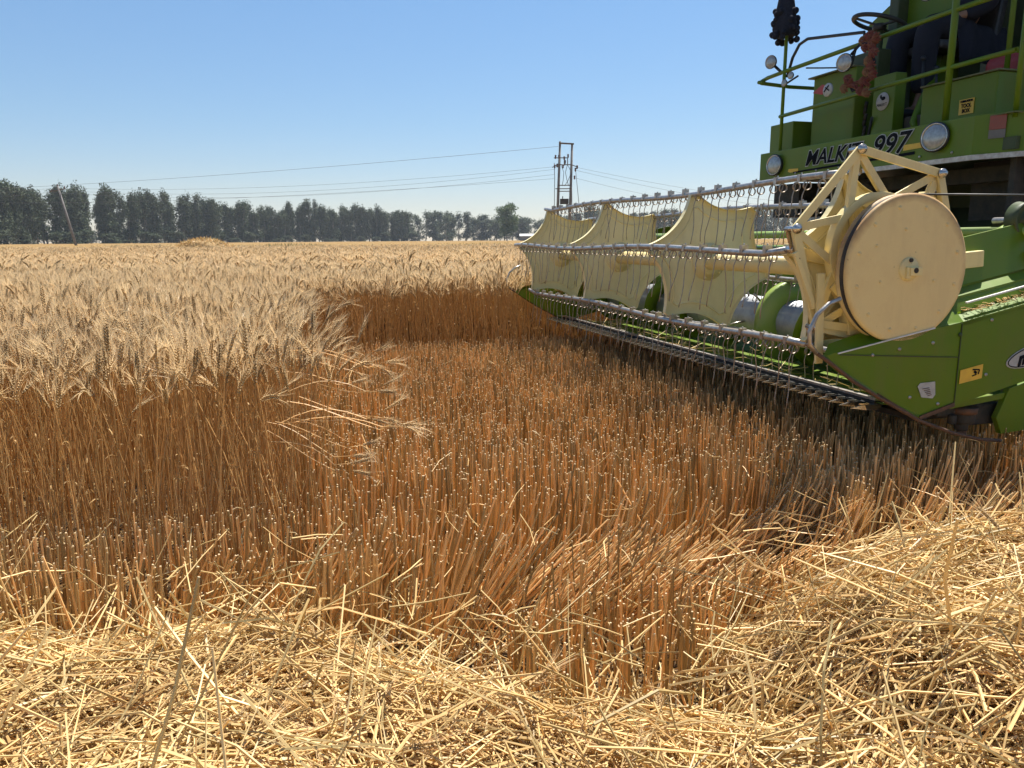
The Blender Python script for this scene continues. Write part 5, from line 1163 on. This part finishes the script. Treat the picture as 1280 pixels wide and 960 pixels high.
b.tube([(xl(692.5), -.3, zat(209)), (xl(693), -.3, zat(225)), (xl(692.5), -.3, .1)], .035, 5); b.tube([(xl(714), -.3, zat(240)), (xl(715), -.3, .1)], .03, 5)
b.build('jumper_cable', M['cable'], t)
b = MB(); b.box((xl(705), -.05, zat(254)), (.9, .6, .55)); b.lathe((xl(703), -.05, zat(254) + .3), [(.05, 0), (.05, .25)], axis='z', n=8); b.build('transformer', M['dark'], t)
b = MB(); b.tube([(xl(718.5), -.2, zat(219)), (xl(729), -.2, .1)], .03, 6); b.build('stay_wire', M['cable'], t)
def wire(p0, p1, sag, label, r=.013):
    pts = []; p0, p1 = Vector(p0), Vector(p1)
    for k in range(25): u = k / 24; p = p0.lerp(p1, u); p.z -= sag * 4 * u * (1 - u); pts.append(p)
    b = MB(); b.tube(pts, r, 5); o = b.build('power_line', M['cable'], None, clean=False); tag(o, label, 'power line', 'overhead power lines')
P_ = lambda px, py, Y: Vector((D_(px, Y), Y, 1.4 + (301.5 - .0063 * (px - 320) - py) / 950 * Y))
wire(P_(697.5, 189.5, Yh), P_(-260, 247, 140), 1.1, 'topmost power line running left from the top of the twin pole', .017)
wire(P_(694, 213, Yh), P_(88, 238, Yp), 1.0, 'second power line running left from the twin pole crossarm')
wire(P_(694, 216, Yh), P_(96, 241, Yp), 1.35, 'third power line down running left from the twin pole')
wire(P_(693, 222, Yh), P_(82, 243, Yp), 1.5, 'fourth power line down running left from the twin pole')
wire(P_(692.5, 227, Yh), P_(-200, 250, 140), 1.6, 'lowest power line running left from the twin pole')
wire(P_(88, 238, Yp), P_(-200, 245, 118), .7, 'upper power line leaving the leaning pole to the left'); wire(P_(82, 243, Yp), P_(-200, 252, 118), .7, 'lower power line leaving the leaning pole to the left')
wire(P_(720, 214, Yh), P_(1150, 262, 120), 1.3, 'upper power line running right from the twin pole behind the machine'); wire(P_(718, 217, Yh), P_(1130, 266, 120), 1.5, 'middle power line running right from the twin pole behind the machine'); wire(P_(717, 226, Yh), P_(1110, 270, 120), 1.7, 'lowest power line running right from the twin pole behind the machine')

# ------------------------------------------------------------------ thin haze over the fields
hz = MB(); hz.box((0, 0, 14), (1900, 1900, 34)); m = bpy.data.materials.new('haze'); m.use_nodes = True; m.node_tree.nodes.clear()
vo = m.node_tree.nodes.new('ShaderNodeOutputMaterial'); vp = m.node_tree.nodes.new('ShaderNodeVolumePrincipled'); vp.inputs['Color'].default_value = (.86, .93, 1.0, 1); vp.inputs['Density'].default_value = .00024; vp.inputs['Anisotropy'].default_value = .3
m.node_tree.links.new(vp.outputs[0], vo.inputs['Volume']); o = hz.build('haze', m); tag(o, 'pale dusty haze over the far fields', 'haze', kind='stuff')
